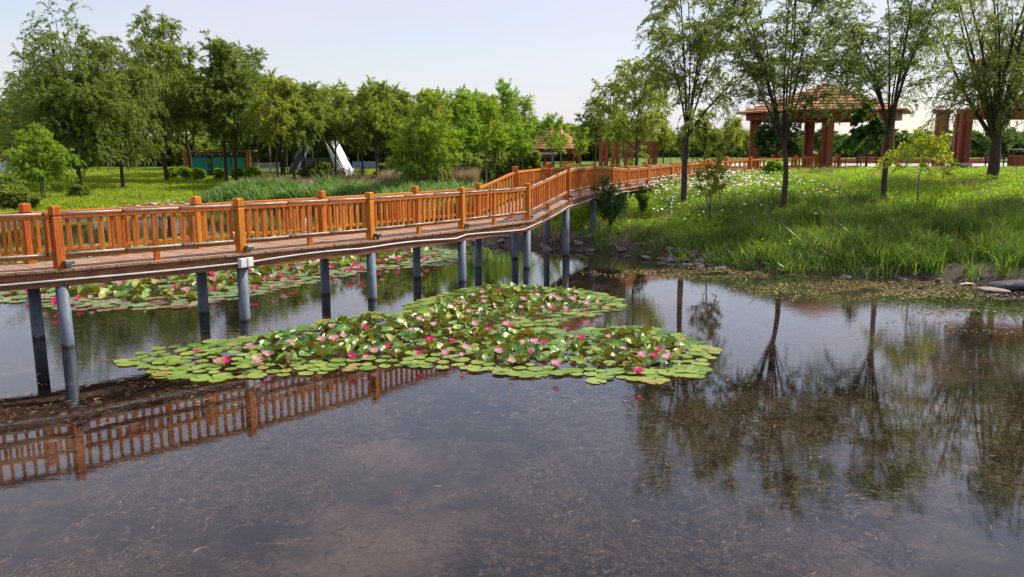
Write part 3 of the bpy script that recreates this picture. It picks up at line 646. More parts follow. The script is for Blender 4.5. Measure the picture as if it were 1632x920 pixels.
for k, (px, yt) in enumerate([(298, 268), (352, 270), (381, 270), (405, 268), (275, 268)]):
    tree('shrub', px, 285, yt, 1.0, 50*k, ['low green shrub at the left post of the teal building', 'round shrub before the left teal panel', 'round shrub between the two willow trunks at the teal building', 'yellow green shrub at the right orange post of the teal building', 'shrub on the lawn left of the teal building'][k], 'shrub', 'bush', 'clipped shrubs by the teal building', Y=67)
tree('shrub', 318, 285, 270, 1.0, 20, 'small round shrub second from the left along the teal building', 'shrub', 'bush', 'clipped shrubs by the teal building', Y=66.5)
for k, (px, yb, yt, lb) in enumerate([(12, 322, 285, 'dark low bush at the left edge of the far bank'), (30, 335, 305, 'low bush in front of the small round tree at left'), (128, 315, 296, 'low bush at the foot of the tallest willow'), (505, 288, 262, 'dark bush left of the white canvas arch')]):
    tree('lowbush', px, yb, yt, 1.1, 70*k, lb, 'bush', 'bush', 'low bushes on the far bank')
GB = 'bushes of the wood understory'
rnd = random.Random(15)
for k in range(62):
    px = -80+k*29+rnd.uniform(-10, 10); Y = rnd.uniform(100, 114) if px < 960 else rnd.uniform(146, 149); yb = 262
    if 780 < px < 960: Y = rnd.uniform(96, 104)
    a_, _ = ray(px, 260); x_ = a_*Y; z_ = float(gz(x_, Y)); put_tree('lowbush', 'thicket_bush', x_, Y, z_, rnd.uniform(3.0, 4.2) if px < 960 else rnd.uniform(1.6, 2.2), rnd.uniform(1.2, 1.7), rnd.uniform(0, 360), 'dark bush filling the gaps between trunks in the wood far behind', 'bush', GB)
# woods behind: every trunk a tree of its own
rnd = random.Random(5)
FW = 'trees of the wood far behind'
for k in range(34):
    px = -60+k*29+rnd.uniform(-9, 9); Y = rnd.uniform(82, 104); yt = np.interp(px, [0, 250, 420, 700, 830, 900, 960, 1000], [160, 110, 125, 150, 168, 200, 190, 185])+rnd.uniform(-6, 12)
    tree(rnd.choice(['midC', 'midA', 'upA']), px, 280, yt, rnd.uniform(1.0, 1.35), rnd.uniform(0, 360), 'tree in the dense green wood behind the left bank and bridge', group=FW, Y=Y)
for k in range(58):
    px = 930+k*13.2+rnd.uniform(-7, 7); Y = rnd.uniform(118, 146); yt = 212+rnd.uniform(-6, 7)
    tree(rnd.choice(['farA', 'farB']), px, 280, yt, rnd.uniform(1.0, 1.3), rnd.uniform(0, 360), 'rounded tree in the distant row along the river behind the pavilions', 'river_tree', 'tree', 'distant trees along the river', Y=Y)
for k in range(16):
    px = 935+k*21+rnd.uniform(-7, 7); Y = rnd.uniform(84, 108); yt = 205+rnd.uniform(-12, 10)
    tree(rnd.choice(['midC', 'midA']), px, 280, yt, rnd.uniform(.9, 1.2), rnd.uniform(0, 360), 'shady tree behind the boardwalk and left of the big pavilion', group='shady trees behind the boardwalk', Y=Y)
# ------------------------------------------------------------ grasses and other uncountable cover
def blades(X, Y, h, w, mat, name, rng, lean=.35, z0=None, segs=2):
    n = len(X); Z = gz(X, Y)-.03 if z0 is None else z0
    a = rng.uniform(0, 2*np.pi, n); b = rng.uniform(0, 2*np.pi, n)
    P = np.stack([X, Y, Z], 1); S = np.stack([np.cos(a), np.sin(a), 0*a], 1)*(w/2)[:, None]; D = np.stack([np.cos(b), np.sin(b), 0*b], 1)*(h*lean*rng.uniform(.2, 1.3, n))[:, None]
    U = np.array([0, 0, 1.])*h[:, None]
    Mi = P+U*.55+D*.3; T = P+U*(1-.25*lean*rng.uniform(0, 1, n))[:, None]+D
    V = np.stack([P-S, P+S, Mi-S*.8, Mi+S*.8, T], 1).reshape(-1, 3); k = (np.arange(n)*5)[:, None]
    F = np.concatenate([k+np.array([[0, 1, 3]]), k+np.array([[0, 3, 2]]), k+np.array([[2, 3, 4]])], 0)
    return link(name, npmesh(name, V, F, mat))
rng = np.random.default_rng(77)
def scatter(n, x0, x1, y0, y1, f):
    X = rng.uniform(x0, x1, n); Y = rng.uniform(y0, y1, n); k = rng.random(n) < f(X, Y); return X[k], Y[k]
def inview(X, Y, m=60): px = 816+X/Y*1262; return (px > -m) & (px < 1632+m)
# near bank lawn
X, Y = scatter(420000, 1, 42, 18, 62, lambda X, Y: inview(X, Y)*(sdist(X, Y) > 2.2)*np.clip(1.15-(Y-22)/48, .25, 1)*np.clip(vnoise(X, Y, 1.1, 5)*2.2, .1, 1))
Xc = X; keep = ~((X > 15.8) & (Y > 52.8)); X, Y = X[keep], Y[keep]
h = rng.uniform(.1, .38, len(X))*(.4+1.0*vnoise(X, Y, .9, 3)); tag(blades(X, Y, h, rng.uniform(.02, .045, len(X))*(1+(Y-25)/40), M['grass'], 'lawn_grass', rng, .85), 'bright green tall grass covering the near bank', 'grass', kind='stuff')
# tall reed like grass by the water
def near_shore(X, Y):
    d = sdist(X, Y); px = 816+X/Y*1240; return inview(X, Y)*(d > .35+.8*(px > 1500))*np.clip(1-(d-5.5)/4.5, 0, 1)*(X > 4.6)*np.clip((X-5.5)/3, .12, 1)*(.12+1.1*(vnoise(X, Y, 1.4, 8) > .38))
X, Y = scatter(260000, 4, 26, 17, 36, near_shore); d = sdist(X, Y)
h = rng.uniform(.25, .95, len(X))*(.3+1.1*vnoise(X, Y, .8, 9))*np.clip(.65+d*.25, 0, 1)*np.clip(.45+(X-5)/8, .45, .9)
tag(blades(X, Y, h, rng.uniform(.012, .034, len(X)), M['reed'], 'bank_grass', rng, .6), 'tall dark green reedy grass above the stony water edge', 'grass', kind='stuff')
X, Y = scatter(150000, 3, 26, 17, 34, lambda X, Y: inview(X, Y)*(sdist(X, Y) > -.12)*(sdist(X, Y) < 2.2)*(vnoise(X, Y, .7, 18) > .38)*.8*(X/Y < .56))
tag(blades(X, Y, rng.uniform(.15, .6, len(X)), rng.uniform(.012, .03, len(X)), M['reed'], 'edge_grass', rng, .8), 'loose green blades growing between the stones of the near bank', 'grass', kind='stuff')
X, Y = scatter(30000, 3, 30, 18, 46, lambda X, Y: inview(X, Y)*(sdist(X, Y) > .3)*(vnoise(X, Y, 1.3, 28) > .6)*.8)
tag(blades(X, Y, rng.uniform(.25, .7, len(X)), rng.uniform(.012, .022, len(X)), M['dry'], 'dead_stalks', rng, .55), 'dry straw stalks scattered through the green grass of the near bank', 'dry grass', kind='stuff')
# low broad leaved weeds in the meadow
X, Y = scatter(26000, 3, 30, 20, 46, lambda X, Y: inview(X, Y)*(sdist(X, Y) > 1.2)*(vnoise(X, Y, .9, 38) > .62)*1.0)
rep_ = 7; X = np.repeat(X, rep_)+rng.normal(0, .07, len(X)*rep_); Y = np.repeat(Y, rep_)+rng.normal(0, .07, len(Y)*rep_)
P = np.stack([X, Y, gz(X, Y)+rng.uniform(.08, .38, len(X))], 1); D = unit(rng.normal(size=P.shape)+np.array([0, 0, .3])); v_, f_ = leaves(P, D, rng.uniform(.06, .13, len(X)), rng.uniform(.03, .06, len(X)), rng)
tag(link('meadow_weeds', npmesh('meadow_weeds', v_, f_, M['bright'])), 'low broad leaved weeds in patches across the near meadow', 'weeds', kind='stuff')
# a few distinct reed clumps with broad arching blades
k = 0
for px, py, hh in [(1262, 440, .55), (1290, 405, .8), (1322, 412, .9), (1352, 428, .7), (1220, 415, .9), (1395, 425, .8), (1445, 438, .75), (1490, 440, .8), (1545, 446, .8), (1600, 440, .9), (1475, 400, .9), (1565, 410, .95), (1240, 385, 1.0)]:
    x, y, z = gp(px, py); n = 34; rr = np.random.default_rng(k)
    o = blades(rr.normal(0, .13, n), rr.normal(0, .13, n), hh*rr.uniform(.6, 1.2, n), rr.uniform(.025, .045, n), M['reed'], 'reed_clump', rr, .8, np.zeros(n))
    o.location = (x, y, z-.03); tag(o, 'arching reed clump at the stony edge of the near bank', 'reeds', 'reed clumps along the near bank'); k += 1
# left bank lawn, reeds, dry grass
X, Y = scatter(330000, -45, 6, 33, 84, lambda X, Y: inview(X, Y)*(sdist(X, Y) > .9)*(X < 1-(60-Y)*.05)); h = rng.uniform(.1, .26, len(X))*(.6+.8*vnoise(X, Y, 3, 4))
tag(blades(X, Y, h, rng.uniform(.04, .09, len(X)), M['grass'], 'far_lawn_grass', rng, .6), 'short yellow green grass on the far bank under the willows', 'grass', kind='stuff')
def reedzone(X, Y):
    px = 816+X/Y*1262; d = sdist(X, Y); return (px > 300+vnoise(X, Y, 1.2, 4)*60)*(px < 830)*(d > -.5)*(d < 4.5)*(Y > 37)
X, Y = scatter(150000, -26, 2, 36, 58, reedzone)
h = rng.uniform(.5, 1.6, len(X))*(.4+.8*vnoise(X, Y, 1.1, 6))*np.clip((816+X/Y*1262-300)/90, .3, 1); Zb = np.maximum(gz(X, Y), -.15)
tag(blades(X, Y, h, rng.uniform(.07, .16, len(X)), M['reedfar'], 'reed_bed', rng, .55, Zb), 'dense grey green reeds lining the water behind the bridge', 'reeds', kind='stuff')
X, Y = scatter(60000, -9, -2.5, 54, 60, lambda X, Y: (vnoise(X, Y, 1.5, 2) > .25)*1.0)
tag(blades(X, Y, rng.uniform(.9, 1.75, len(X)), rng.uniform(.03, .06, len(X)), M['dry'], 'dry_reeds', rng, .3), 'patch of dry beige grass behind the green reeds', 'dry grass', kind='stuff')
X, Y = scatter(26000, -20, -9, 56, 62, lambda X, Y: (vnoise(X, Y, 1.2, 2) > .45)*1.0)
tag(blades(X, Y, rng.uniform(.5, 1.1, len(X)), rng.uniform(.03, .06, len(X)), M['dry'], 'dry_reeds', rng, .4), 'thin straw coloured grass tufts under the willows on the far bank', 'dry grass', kind='stuff')
X, Y = scatter(3500, 1, 9, 26, 32, lambda X, Y: (sdist(X, Y) > .2)*(sdist(X, Y) < 2.2)*(vnoise(X, Y, .9, 12) > .5))
tag(blades(X, Y, rng.uniform(.2, .6, len(X)), rng.uniform(.015, .03, len(X)), M['dry'], 'dry_stalks', rng, .9), 'dry straw stalks lying over the stony edge near the bridge', 'dry grass', kind='stuff')
# daisies
def daisy_zone(X, Y):
    px = 816+X/Y*1262; z = gz(X, Y)+.4; v = (CAMH-z)/Y; c = math.cos(PITCH); s = math.sin(PITCH)
    py = 460+FPX*(v*c-s)/(c+v*s)
    a = np.exp(-(((px-1110)/105)**2+((py-291)/13)**2)**1.5)*2.2; b_ = np.exp(-(((px-1265)/85)**2+((py-302)/12)**2)**1.5)*.28; e = np.exp(-(((px-1075)/35)**2+((py-318)/26)**2)**1.5)*.18; g = .012*(px > 1000)*(px < 1350)*(py > 280)*(py < 350)
    return np.clip(a+b_+e+g, 0, 1)*(.15+.85*(vnoise(X, Y, .8, 15) > .42))
X, Y = scatter(17000, 4, 20, 24, 46, daisy_zone); n = len(X); zz = gz(X, Y)+rng.uniform(.42, .68, n)
V = []; F = []; mi = []
ang = np.arange(8)*math.pi/4
for i in range(n):
    r = rng.uniform(.034, .055); tx, ty = rng.uniform(-.5, .5, 2); o = len(V)
    V.append((X[i], Y[i], zz[i]))
    for q in ang: cx, cy = math.cos(q)*r, math.sin(q)*r; V.append((X[i]+cx, Y[i]+cy, zz[i]+cx*tx+cy*ty+.004))
    for q in range(8): F.append((o, o+1+q, o+1+(q+1) % 8)); mi.append(0)
    o = len(V)
    for q in range(0, 8, 2): V.append((X[i]+math.cos(ang[q])*r*.3, Y[i]+math.sin(ang[q])*r*.3, zz[i]+.012))
    F += [(o, o+1, o+2), (o, o+2, o+3)]; mi += [1, 1]
tag(link('daisies', npmesh('daisies', V, np.array(F), [M['daisy'], M['stamen']], False, mi)), 'drift of white daisies in the grass beside the boardwalk', 'daisies', kind='stuff')
X, Y = scatter(2600, 21, 45, 56, 68, lambda X, Y: (vnoise(X, Y, 1.5, 31) > .5)*1.0)
# ------------------------------------------------------------ stones of the water edge
def rock_mesh(seed, mat, flat=.6):
    bm = bmesh.new(); bmesh.ops.create_icosphere(bm, subdivisions=3, radius=.5); rr = np.random.default_rng(seed)
    pl = [(Vector(unit(rr.normal(size=3))), rr.uniform(.26, .42)) for _ in range(11)]
    for v in bm.verts:
        for n_, d_ in pl:
            q = v.co.dot(n_)
            if q > d_: v.co -= n_*(q-d_)*.92
        v.co += Vector(rr.normal(0, .006, 3)); v.co.z *= flat
    me = bpy.data.meshes.new('rock'); bm.to_mesh(me); bm.free(); me.materials.append(M[mat]); return me
RK = [rock_mesh(i, 'stone', .55) for i in range(7)]; RKd = [rock_mesh(20+i, 'darkstone', .5) for i in range(2)]; RKp = [rock_mesh(30+i, 'palestone', .35) for i in range(3)]
rnd = random.Random(3); sh = []
for px, py in [(740, 387), (790, 391), (840, 394), (890, 398), (950, 401), (1000, 408), (1050, 414), (1100, 420), (1150, 427), (1200, 432), (1250, 435), (1300, 438), (1350, 441), (1400, 443), (1450, 449), (1500, 455), (1560, 462), (1632, 470)]: sh.append((px, py))
for k in range(235):
    u = rnd.random()**.85*(len(sh)-1); i = min(int(u), len(sh)-2); f = u-i; px = sh[i][0]*(1-f)+sh[i+1][0]*f; py = sh[i][1]*(1-f)+sh[i+1][1]*f
    x, y = pz(px, py); dd = rnd.uniform(-.35, .95); x += rnd.uniform(-.2, .2); y += dd*1.3
    s = rnd.uniform(.1, .42)*(1.1 if px < 1150 else .75); o = link('shore_stone', rnd.choice(RK), None, (x, y, float(gz(x, y))+s*.08))
    o.scale = (s*rnd.uniform(.8, 1.5), s, s*rnd.uniform(.7, 1.1)); o.rotation_euler = (rnd.uniform(-.3, .3), rnd.uniform(-.3, .3), rnd.uniform(0, 6.28))
    tag(o, 'grey broken stone under the bridge where it meets the bank' if px < 900 else 'grey broken stone along the water edge below the tall grass', 'stone', 'stones under the bridge end' if px < 900 else 'stones along the near water edge')
for k in range(60):
    px = rnd.uniform(150, 310); py = np.interp(px, [150, 250, 310], [345, 333, 329])+rnd.uniform(-3, 2); x, y = pz(px, py); s = rnd.uniform(.15, .45); o = link('shore_stone', rnd.choice(RKp), None, (x, y, max(float(gz(x, y)), 0)+.03)); o.scale = (s*1.4, s, s); o.rotation_euler = (0, 0, rnd.uniform(0, 6))
    tag(o, 'pale stone at the far water edge below the willows', 'stone', 'pale stones at the far water edge')
def big_rock(me, px, py, sx, sy, sz, rz, label, tilt=0, zo=0.0):
    x, y = pz(px, py); o = link('boulder', me, None, (x, y, zo)); o.scale = (sx, sy, sz); o.rotation_euler = (tilt, 0, rz); tag(o, label, 'rock')
big_rock(RKd[0], 1612, 461, 1.5, .8, .62, .1, 'large dark rounded rock at the right end of the water edge', 0, .1)
big_rock(RKp[0], 1582, 465, .85, .42, .3, -.35, 'pale flat rock lying in the shallow water before the large dark rock', .12, .05)
big_rock(RKp[1], 1541, 455, .48, .3, .25, .1, 'smaller pale flat rock left of the large dark rock', 0, .05)
big_rock(RK[2], 1612, 447, .8, .6, .6, .6, 'striped brown rock behind the large dark rock', 0, .25)
big_rock(RKd[1], 1565, 448, .8, .5, .7, .8, 'dark rock half hidden in grass behind the pale flat rocks', 0, .15)
# ------------------------------------------------------------ water plants under and on the surface
def fronds(n, zone, z0, z1, L0, W, mat, name, rng, flat=.35):
    X, Y = zone; n = len(X); a = rng.uniform(0, 2*np.pi, n)*.35+vnoise(X, Y, 2.2, 44)*7; el = rng.uniform(-flat, flat, n)
    D = np.stack([np.cos(a)*np.cos(el), np.sin(a)*np.cos(el), np.sin(el)], 1); Ln = rng.uniform(.5, 1.3, n)*L0; w = rng.uniform(.6, 1.3, n)*W
    S = np.stack([-np.sin(a), np.cos(a), rng.uniform(-1, 1, n)], 1); S = unit(S)*w[:, None]*.5; P = np.stack([X, Y, rng.uniform(z0, z1, n)], 1)
    c = (rng.uniform(-.5, .5, n)*Ln)[:, None]*np.stack([-np.sin(a), np.cos(a), 0*a], 1)
    p1 = P+D*Ln[:, None]*.33+c*.35; p2 = P+D*Ln[:, None]*.66+c*.3; p3 = P+D*Ln[:, None]
    V = np.stack([P-S*.4, P+S*.4, p1-S, p1+S, p2-S*.8, p2+S*.8, p3], 1)
    V[..., 2] = np.minimum(V[..., 2], z1+.004); V = V.reshape(-1, 3); k = (np.arange(n)*7)[:, None]
    F = [np.concatenate([k+np.array([[0, 1, 3, 2]]), k+np.array([[2, 3, 5, 4]])]), k+np.array([[4, 5, 6]])]
    return link(name, npmesh(name, V, F, mat))
def nshape(X, Y): return .5*vnoise(X, Y, 2.6, 21)+.3*vnoise(X, Y, 1.1, 22)+.2*vnoise(X, Y, .45, 23)
def wz(X, Y): return inview(X, np.maximum(Y, 1), 150)*(sdist(X, Y) < -.6)*np.clip((nshape(X, Y)-.43)*7, .015, 1)*np.clip(1.3-(Y-5)/15, .08, 1)
def plumes(X, Y, z0, z1, Ln, name, rng, nl=34):
    n = len(X); a = vnoise(X, Y, 2.4, 44)*8+rng.normal(0, .8, n); t = rng.random((n, nl)); l = (Ln*rng.uniform(.5, 1.3, n))[:, None]; cv = rng.uniform(-1.3, 1.3, n)[:, None]
    ang = a[:, None]+cv*t; z = rng.uniform(z0, z1, n)[:, None]+(t-.5)*rng.uniform(-.12, .12, n)[:, None]
    P = np.stack([X[:, None]+np.cos(ang)*l*t, Y[:, None]+np.sin(ang)*l*t, np.minimum(z, -.02)], -1)+rng.normal(0, .006, (n, nl, 3))
    T = np.stack([np.cos(ang), np.sin(ang), 0*ang], -1); D = unit(T*1.3+unit(rng.normal(size=T.shape))*np.array([.8, .8, .3]))
    P = P.reshape(-1, 3); D = D.reshape(-1, 3); taper = (1-.6*t).reshape(-1); v, f = leaves(P, D, rng.uniform(.06, .14, len(P))*taper, rng.uniform(.006, .012, len(P)), rng)
    v[:, 2] = np.minimum(v[:, 2], -.012); return link(name, npmesh(name, v, f, M['weed']))
zone = scatter(120000, -13, 15, 4.8, 21, wz); tag(plumes(*zone, -.45, -.1, .42, 'submerged_weed', rng), 'brownish purple water weed drifting under the clear surface', 'water weed', kind='stuff')
def az(X, Y):
    px = 816+X/Y*1233; py = 460+FPX*((CAMH/Y)*math.cos(PITCH)-math.sin(PITCH))/(math.cos(PITCH)+(CAMH/Y)*math.sin(PITCH))
    a = np.exp(-(((px-1400)/190)**2+((py-461)/14)**2)**1.6)*.6; b_ = np.exp(-(((px-1560)/160)**2+((py-500)/36)**2)**1.5)*.14*(vnoise(X, Y*2.2, .9, 3) > .55); c = np.exp(-(((px-1150)/170)**2+((py-436)/8)**2)**1.5)*.5
    return np.clip(a+b_+c, 0, 1)*(vnoise(X, Y*2, .8, 41) > .3)*(sdist(X, Y) < .1)
zone = scatter(190000, 2, 22, 13, 26, az); tag(fronds(0, zone, .002, .012, .09, .018, M['algae'], 'floating_algae', rng, .08), 'golden brown algae mat floating in the shallows of the near bank', 'algae', kind='stuff')
def bz(X, Y):
    px = 816+X/Y*1200; py = 460+FPX*((CAMH/Y)*math.cos(PITCH)-math.sin(PITCH))/(math.cos(PITCH)+(CAMH/Y)*math.sin(PITCH))
    ln = 655-(px-60)*.14; a = np.exp(-(np.abs((py-ln)/34))**3)*(px < 520)*np.clip((560-px)/300, 0, 1)*.25; s_ = .006*(py > 560); r_ = .1*(px > 1000)*(py > 520)*(vnoise(X, Y*2.5, .7, 51) > .72)
    e = .18*np.exp(-(((px-900)/140)**2+((py-630)/28)**2)**1.4)
    return np.clip(a*(vnoise(X, Y*1.8, .55, 52) > .42)+s_+r_+e, 0, 1)*(sdist(X, Y) < -.5)
zone = scatter(210000, -14, 16, 5, 21, bz); tag(fronds(0, zone, -.03, .006, .1, .012, M['brownweed'], 'surface_weed', rng, .1), 'brown weed breaking the surface in front of the bridge and under the trees', 'water weed', kind='stuff')
# ------------------------------------------------------------ water lilies
def pad_proto(seed, raised):
    rr = np.random.default_rng(seed); n = 26; notch = .16; ang = np.linspace(notch, 2*np.pi-notch, n); rings = [.0, .45, .82, 1.0]
    V = []; wav = rr.uniform(0, 6.28, 3)
    for q in rings[1:]:
        for a in ang:
            r = q*(1+.03*math.sin(5*a+wav[0])+.02*math.sin(9*a+wav[1])); x, y = r*math.cos(a), r*math.sin(a); z = .012*q*q*math.sin(3*a+wav[2])
            if raised:
                f = rr_b[seed % 5]; z = f[0]*abs(y)**1.6+f[1]*x*abs(x)+f[2]*math.sin(2*a+wav[0])*q*q+.05*q*q*math.sin(5*a+wav[1]); y *= 1-.28*f[0]*abs(y)
            else: z += .018*q**6
            V.append((x, y, z))
    V = [(.06, 0, 0)]+V; F3 = [(0, 1+k, 2+k) for k in range(n-1)]; F4 = []
    for r in range(2):
        for k in range(n-1): a = 1+r*n+k; F4.append((a, a+n, a+n+1, a+1))
    return np.array(V), np.array(F3), np.array(F4)
rr_b = [(.75, .1, .08), (.35, .5, .12), (1.1, .0, .05), (.5, -.4, .15), (.2, .25, .22)]
PV = [pad_proto(i, False) for i in range(6)]; PR = [pad_proto(i, True) for i in range(5)]
PM = [npmesh('lily_pad', *( [v, [a, q]] ), M['pad'], True) for v, a, q in PV]; PRM = [npmesh('lily_leaf', *([v, [a, q]]), M['padup'], True) for v, a, q in PR]
front_px = [(188,580),(228,562),(300,548),(380,541),(440,529),(520,511),(590,501),(652,498),(650,486),(700,472),(745,460),(800,455),(865,458),(935,463),(992,478),(1000,490),(955,502),(905,511),(868,524),(905,530),(960,523),(1030,522),(1085,532),(1140,553),(1140,568),(1122,580),(1120,600),(1045,612),(985,606),(905,598),(835,602),(770,592),(700,589),(640,583),(560,591),(480,598),(400,601),(350,607),(268,604),(235,594)]
far_px = [(-60,490),(0,484),(62,482),(100,497),(200,496),(280,492),(330,484),(385,477),(430,465),(520,447),(600,431),(700,424),(735,415),(742,402),(690,396),(640,385),(560,377),(480,372),(380,371),(300,376),(240,384),(150,390),(60,394),(0,398),(-60,405)]
def polyw(pp): return np.array([pz(x, y) for x, y in pp])
def inpoly(X, Y, P):
    ins = np.zeros(len(X), bool); n = len(P)
    for i in range(n):
        x1, y1 = P[i]; x2, y2 = P[(i+1) % n]
        if y1 != y2: ins ^= ((y1 > Y) != (y2 > Y)) & (X < (x2-x1)*(Y-y1)/(y2-y1)+x1)
    return ins
def edged(X, Y, P):
    A = P; B = np.roll(P, -1, 0); AB = B-A; Q = np.stack([X, Y], -1)[:, None]; t = np.clip(((Q-A)*AB).sum(-1)/(AB*AB).sum(-1), 0, 1); return np.sqrt(((Q-(A+t[..., None]*AB))**2).sum(-1)).min(-1)
def poisson(P, n, rmin, rng):
    lo = P.min(0); hi = P.max(0); C = rng.uniform(lo, hi, (n, 2)); C = C[inpoly(C[:, 0], C[:, 1], P)]; cell = {}; out = []
    for c in C:
        k = (int(c[0]//rmin), int(c[1]//rmin)); ok = True
        for i in (-1, 0, 1):
            for j in (-1, 0, 1):
                for o in cell.get((k[0]+i, k[1]+j), ()):
                    if (o[0]-c[0])**2+(o[1]-c[1])**2 < rmin*rmin: ok = False; break
                if not ok: break
            if not ok: break
        if ok: cell.setdefault(k, []).append(c); out.append(c)
    return np.array(out)
rng = np.random.default_rng(12)
FP = polyw(front_px); pads = poisson(FP, 18000, .182, rng); ed = edged(pads[:, 0], pads[:, 1], FP)
singles = [((206, 580), .2, 'leftmost flat green lily pad at the tip of the near patch'), ((262, 599), .19, 'lone flat lily pad in front of the left end of the near patch'), ((1123, 563), .15, 'flat lily pad farthest right on the near patch'),
           ((1107, 600), .17, 'flat lily pad at the front right corner of the near patch'), ((950, 608), .17, 'foremost flat lily pad of the right half of the near patch'), ((840, 597), .2, 'large flat lily pad at the foremost edge in the middle of the near patch'), ((590, 500), .2, 'single flat lily pad at the back edge beside a pile')]
placed = 0; order = np.argsort(pads[:, 1]); rest = []
GP = 'lily pads of the near patch'
def zone_name(px, raised, e, Y):
    h = 'left' if px < 500 else ('middle' if px < 830 else 'right')
    if raised: return 'raised curled green lily leaf standing in the %s part of the near patch' % h
    return ('flat round lily pad floating in the outer edge at the %s of the near patch' if e < .45 else 'flat round lily pad among raised leaves in the %s of the near patch') % h
info = []
for j in order:
    x, y = pads[j]; px = 816+x/y*1215; e = ed[j]
    pr = np.clip((e-.4)*1.6, 0, .62)*(.25 if px < 420 else 1)*(.6+.8*float(vnoise(x, y, 1.2, 61)))
    raised = rng.random() < pr; info.append((x, y, px, e, raised))
def pad_xf(x, y, raised, e, r):
    rz = rng.uniform(0, 6.28)
    if raised: return (x, y, rng.uniform(.03, .11)), (rng.uniform(-.38, .38), rng.uniform(-.38, .38), rz), r*rng.uniform(.8, 1.0)
    return (x, y, rng.uniform(.008, .03)+(.015 if e > .3 else 0)), (rng.uniform(-.05, .05), rng.uniform(-.05, .05), rz), r
for (ppx, r, lb) in singles:
    x, y = pz(*ppx); o = link('lily_pad', PM[placed % 6], None, (x, y, .012)); o.scale = (r, r, r); o.rotation_euler = (0, 0, placed*1.3); tag(o, lb, 'lily pad', GP); placed += 1
restV = []; restF3 = []; restF4 = []; ro = 0
def bake(store, V, F3, F4, loc, rot, s):
    Mx = np.array(Matrix.Rotation(rot[2], 3, 'Z') @ Matrix.Rotation(rot[1], 3, 'Y') @ Matrix.Rotation(rot[0], 3, 'X')); W = (V*s) @ Mx.T+np.array(loc)
    o = store[3]; store[0].append(W); store[1].append(F3+o); store[2].append(F4+o); store[3] += len(V)
st_front = [[], [], [], 0]
for n_, (x, y, px, e, raised) in enumerate(info):
    r = rng.uniform(.085, .162)*(1.08 if e < .4 else .95); loc, rot, s = pad_xf(x, y, raised, e, r)
    k = int(rng.integers(0, 5))
    if placed < 300:
        o = link('lily_leaf' if raised else 'lily_pad', (PRM if raised else PM)[k], None, loc); o.scale = (s, s, s); o.rotation_euler = rot
        tag(o, zone_name(px, raised, e, y), 'lily leaf' if raised else 'lily pad', GP); placed += 1
    else: bake(st_front, *(PR if raised else PV)[k], loc, rot, s)
    if e > .5 and px > 430 and rng.random() < .32:   # second, standing layer of leaves in the crowded middle
        loc2 = (x+rng.uniform(-.15, .15), y+rng.uniform(-.15, .15), rng.uniform(.06, .16)); bake(st_front, *PR[int(rng.integers(0, 5))], loc2, (rng.uniform(-.6, .6), rng.uniform(-.6, .6), rng.uniform(0, 6.28)), rng.uniform(.09, .14))
def flush(st, name, mats, label):
    me = npmesh(name, np.concatenate(st[0]), [np.concatenate(st[1]), np.concatenate(st[2])], mats, True); return tag(link(name, me), label, 'lily pads', kind='stuff')
flush(st_front, 'lily_foliage', M['padup'], 'crowded dark green lily leaves filling the middle and back of the near patch')
QP = polyw(far_px); fp = poisson(QP, 42000, .25, rng); fe = edged(fp[:, 0], fp[:, 1], QP); sA = [[], [], [], 0]; sB = [[], [], [], 0]; sC = [[], [], [], 0]
for (x, y), e in zip(fp, fe):
    px = 816+x/y*1235; py = 460+FPX*((CAMH/y)*math.cos(PITCH)-math.sin(PITCH))/(math.cos(PITCH)+(CAMH/y)*math.sin(PITCH))
    raised = rng.random() < np.clip((e-.7)*1.2, 0, .72)*(.5+.9*float(vnoise(x, y, 1.5, 71))); r = rng.uniform(.14, .2); loc, rot, s = pad_xf(x, y, raised, e, r)
    k = int(rng.integers(0, 5)); red = (185 < px < 350 and py > 476 and vnoise(x, y, .5, 3) > .45) or (100 < px < 340 and py > 480 and rng.random() < .5)
    if raised: bake(sB, *PR[k], loc, rot, s)
    elif red: bake(sC, *PV[k], loc, rot, s)
    else: bake(sA, *PV[k], loc, rot, s)
flush(sA, 'far_lily_pads', M['padfar'], 'flat pale green lily pads of the large patch behind the bridge')
flush(sB, 'far_lily_leaves', M['padup'], 'raised dark lily leaves of the large patch behind the bridge')
flush(sC, 'reddish_lily_pads', M['padred'], 'reddish brown lily pads at the front edge of the patch under the bridge')
# flowers
def flower(mat, seed, open_=1.0):
    rr = random.Random(seed); V = []; F = []
    for ring, (cnt, ln, el, w) in enumerate([(9, 1.0, 18, .30), (9, .93, 42, .29), (7, .78, 62, .26), (5, .6, 78, .2)]):
        for i in range(cnt):
            a = 2*math.pi*(i+ring*.5)/cnt+rr.uniform(-.1, .1); e = R(min(86, (el+rr.uniform(-6, 6))+(1-open_)*38)); o = len(V)
            for t, ww in ((.06, .25), (.35, .9), (.68, .85), (1.0, .06)):
                ee = e+.35*(t-.4); r = ln*t*math.cos(ee); z = ln*t*math.sin(ee)
                for sgn in (-1, 0, 1):
                    cup = .1*w if sgn else 0; x = r-cup*math.sin(e); zz = z+cup*math.cos(e); s_ = sgn*w*ww*.5
                    V.append((x*math.cos(a)-s_*math.sin(a), x*math.sin(a)+s_*math.cos(a), zz))
            for q in range(3):
                for c in (0, 1): b_ = o+q*3+c; F.append((b_, b_+1, b_+4, b_+3))
    me = npmesh('petals', V, np.array(F), M[mat], True)
    b = MB()
    for k in range(14): a = k*2.4; rr_ = .03+.012*k; b.tube([(rr_*math.cos(a)*.5, rr_*math.sin(a)*.5, .12), (rr_*math.cos(a), rr_*math.sin(a), .34)], .018, 4)
    return me, b.mesh('stamens', M['stamen'])
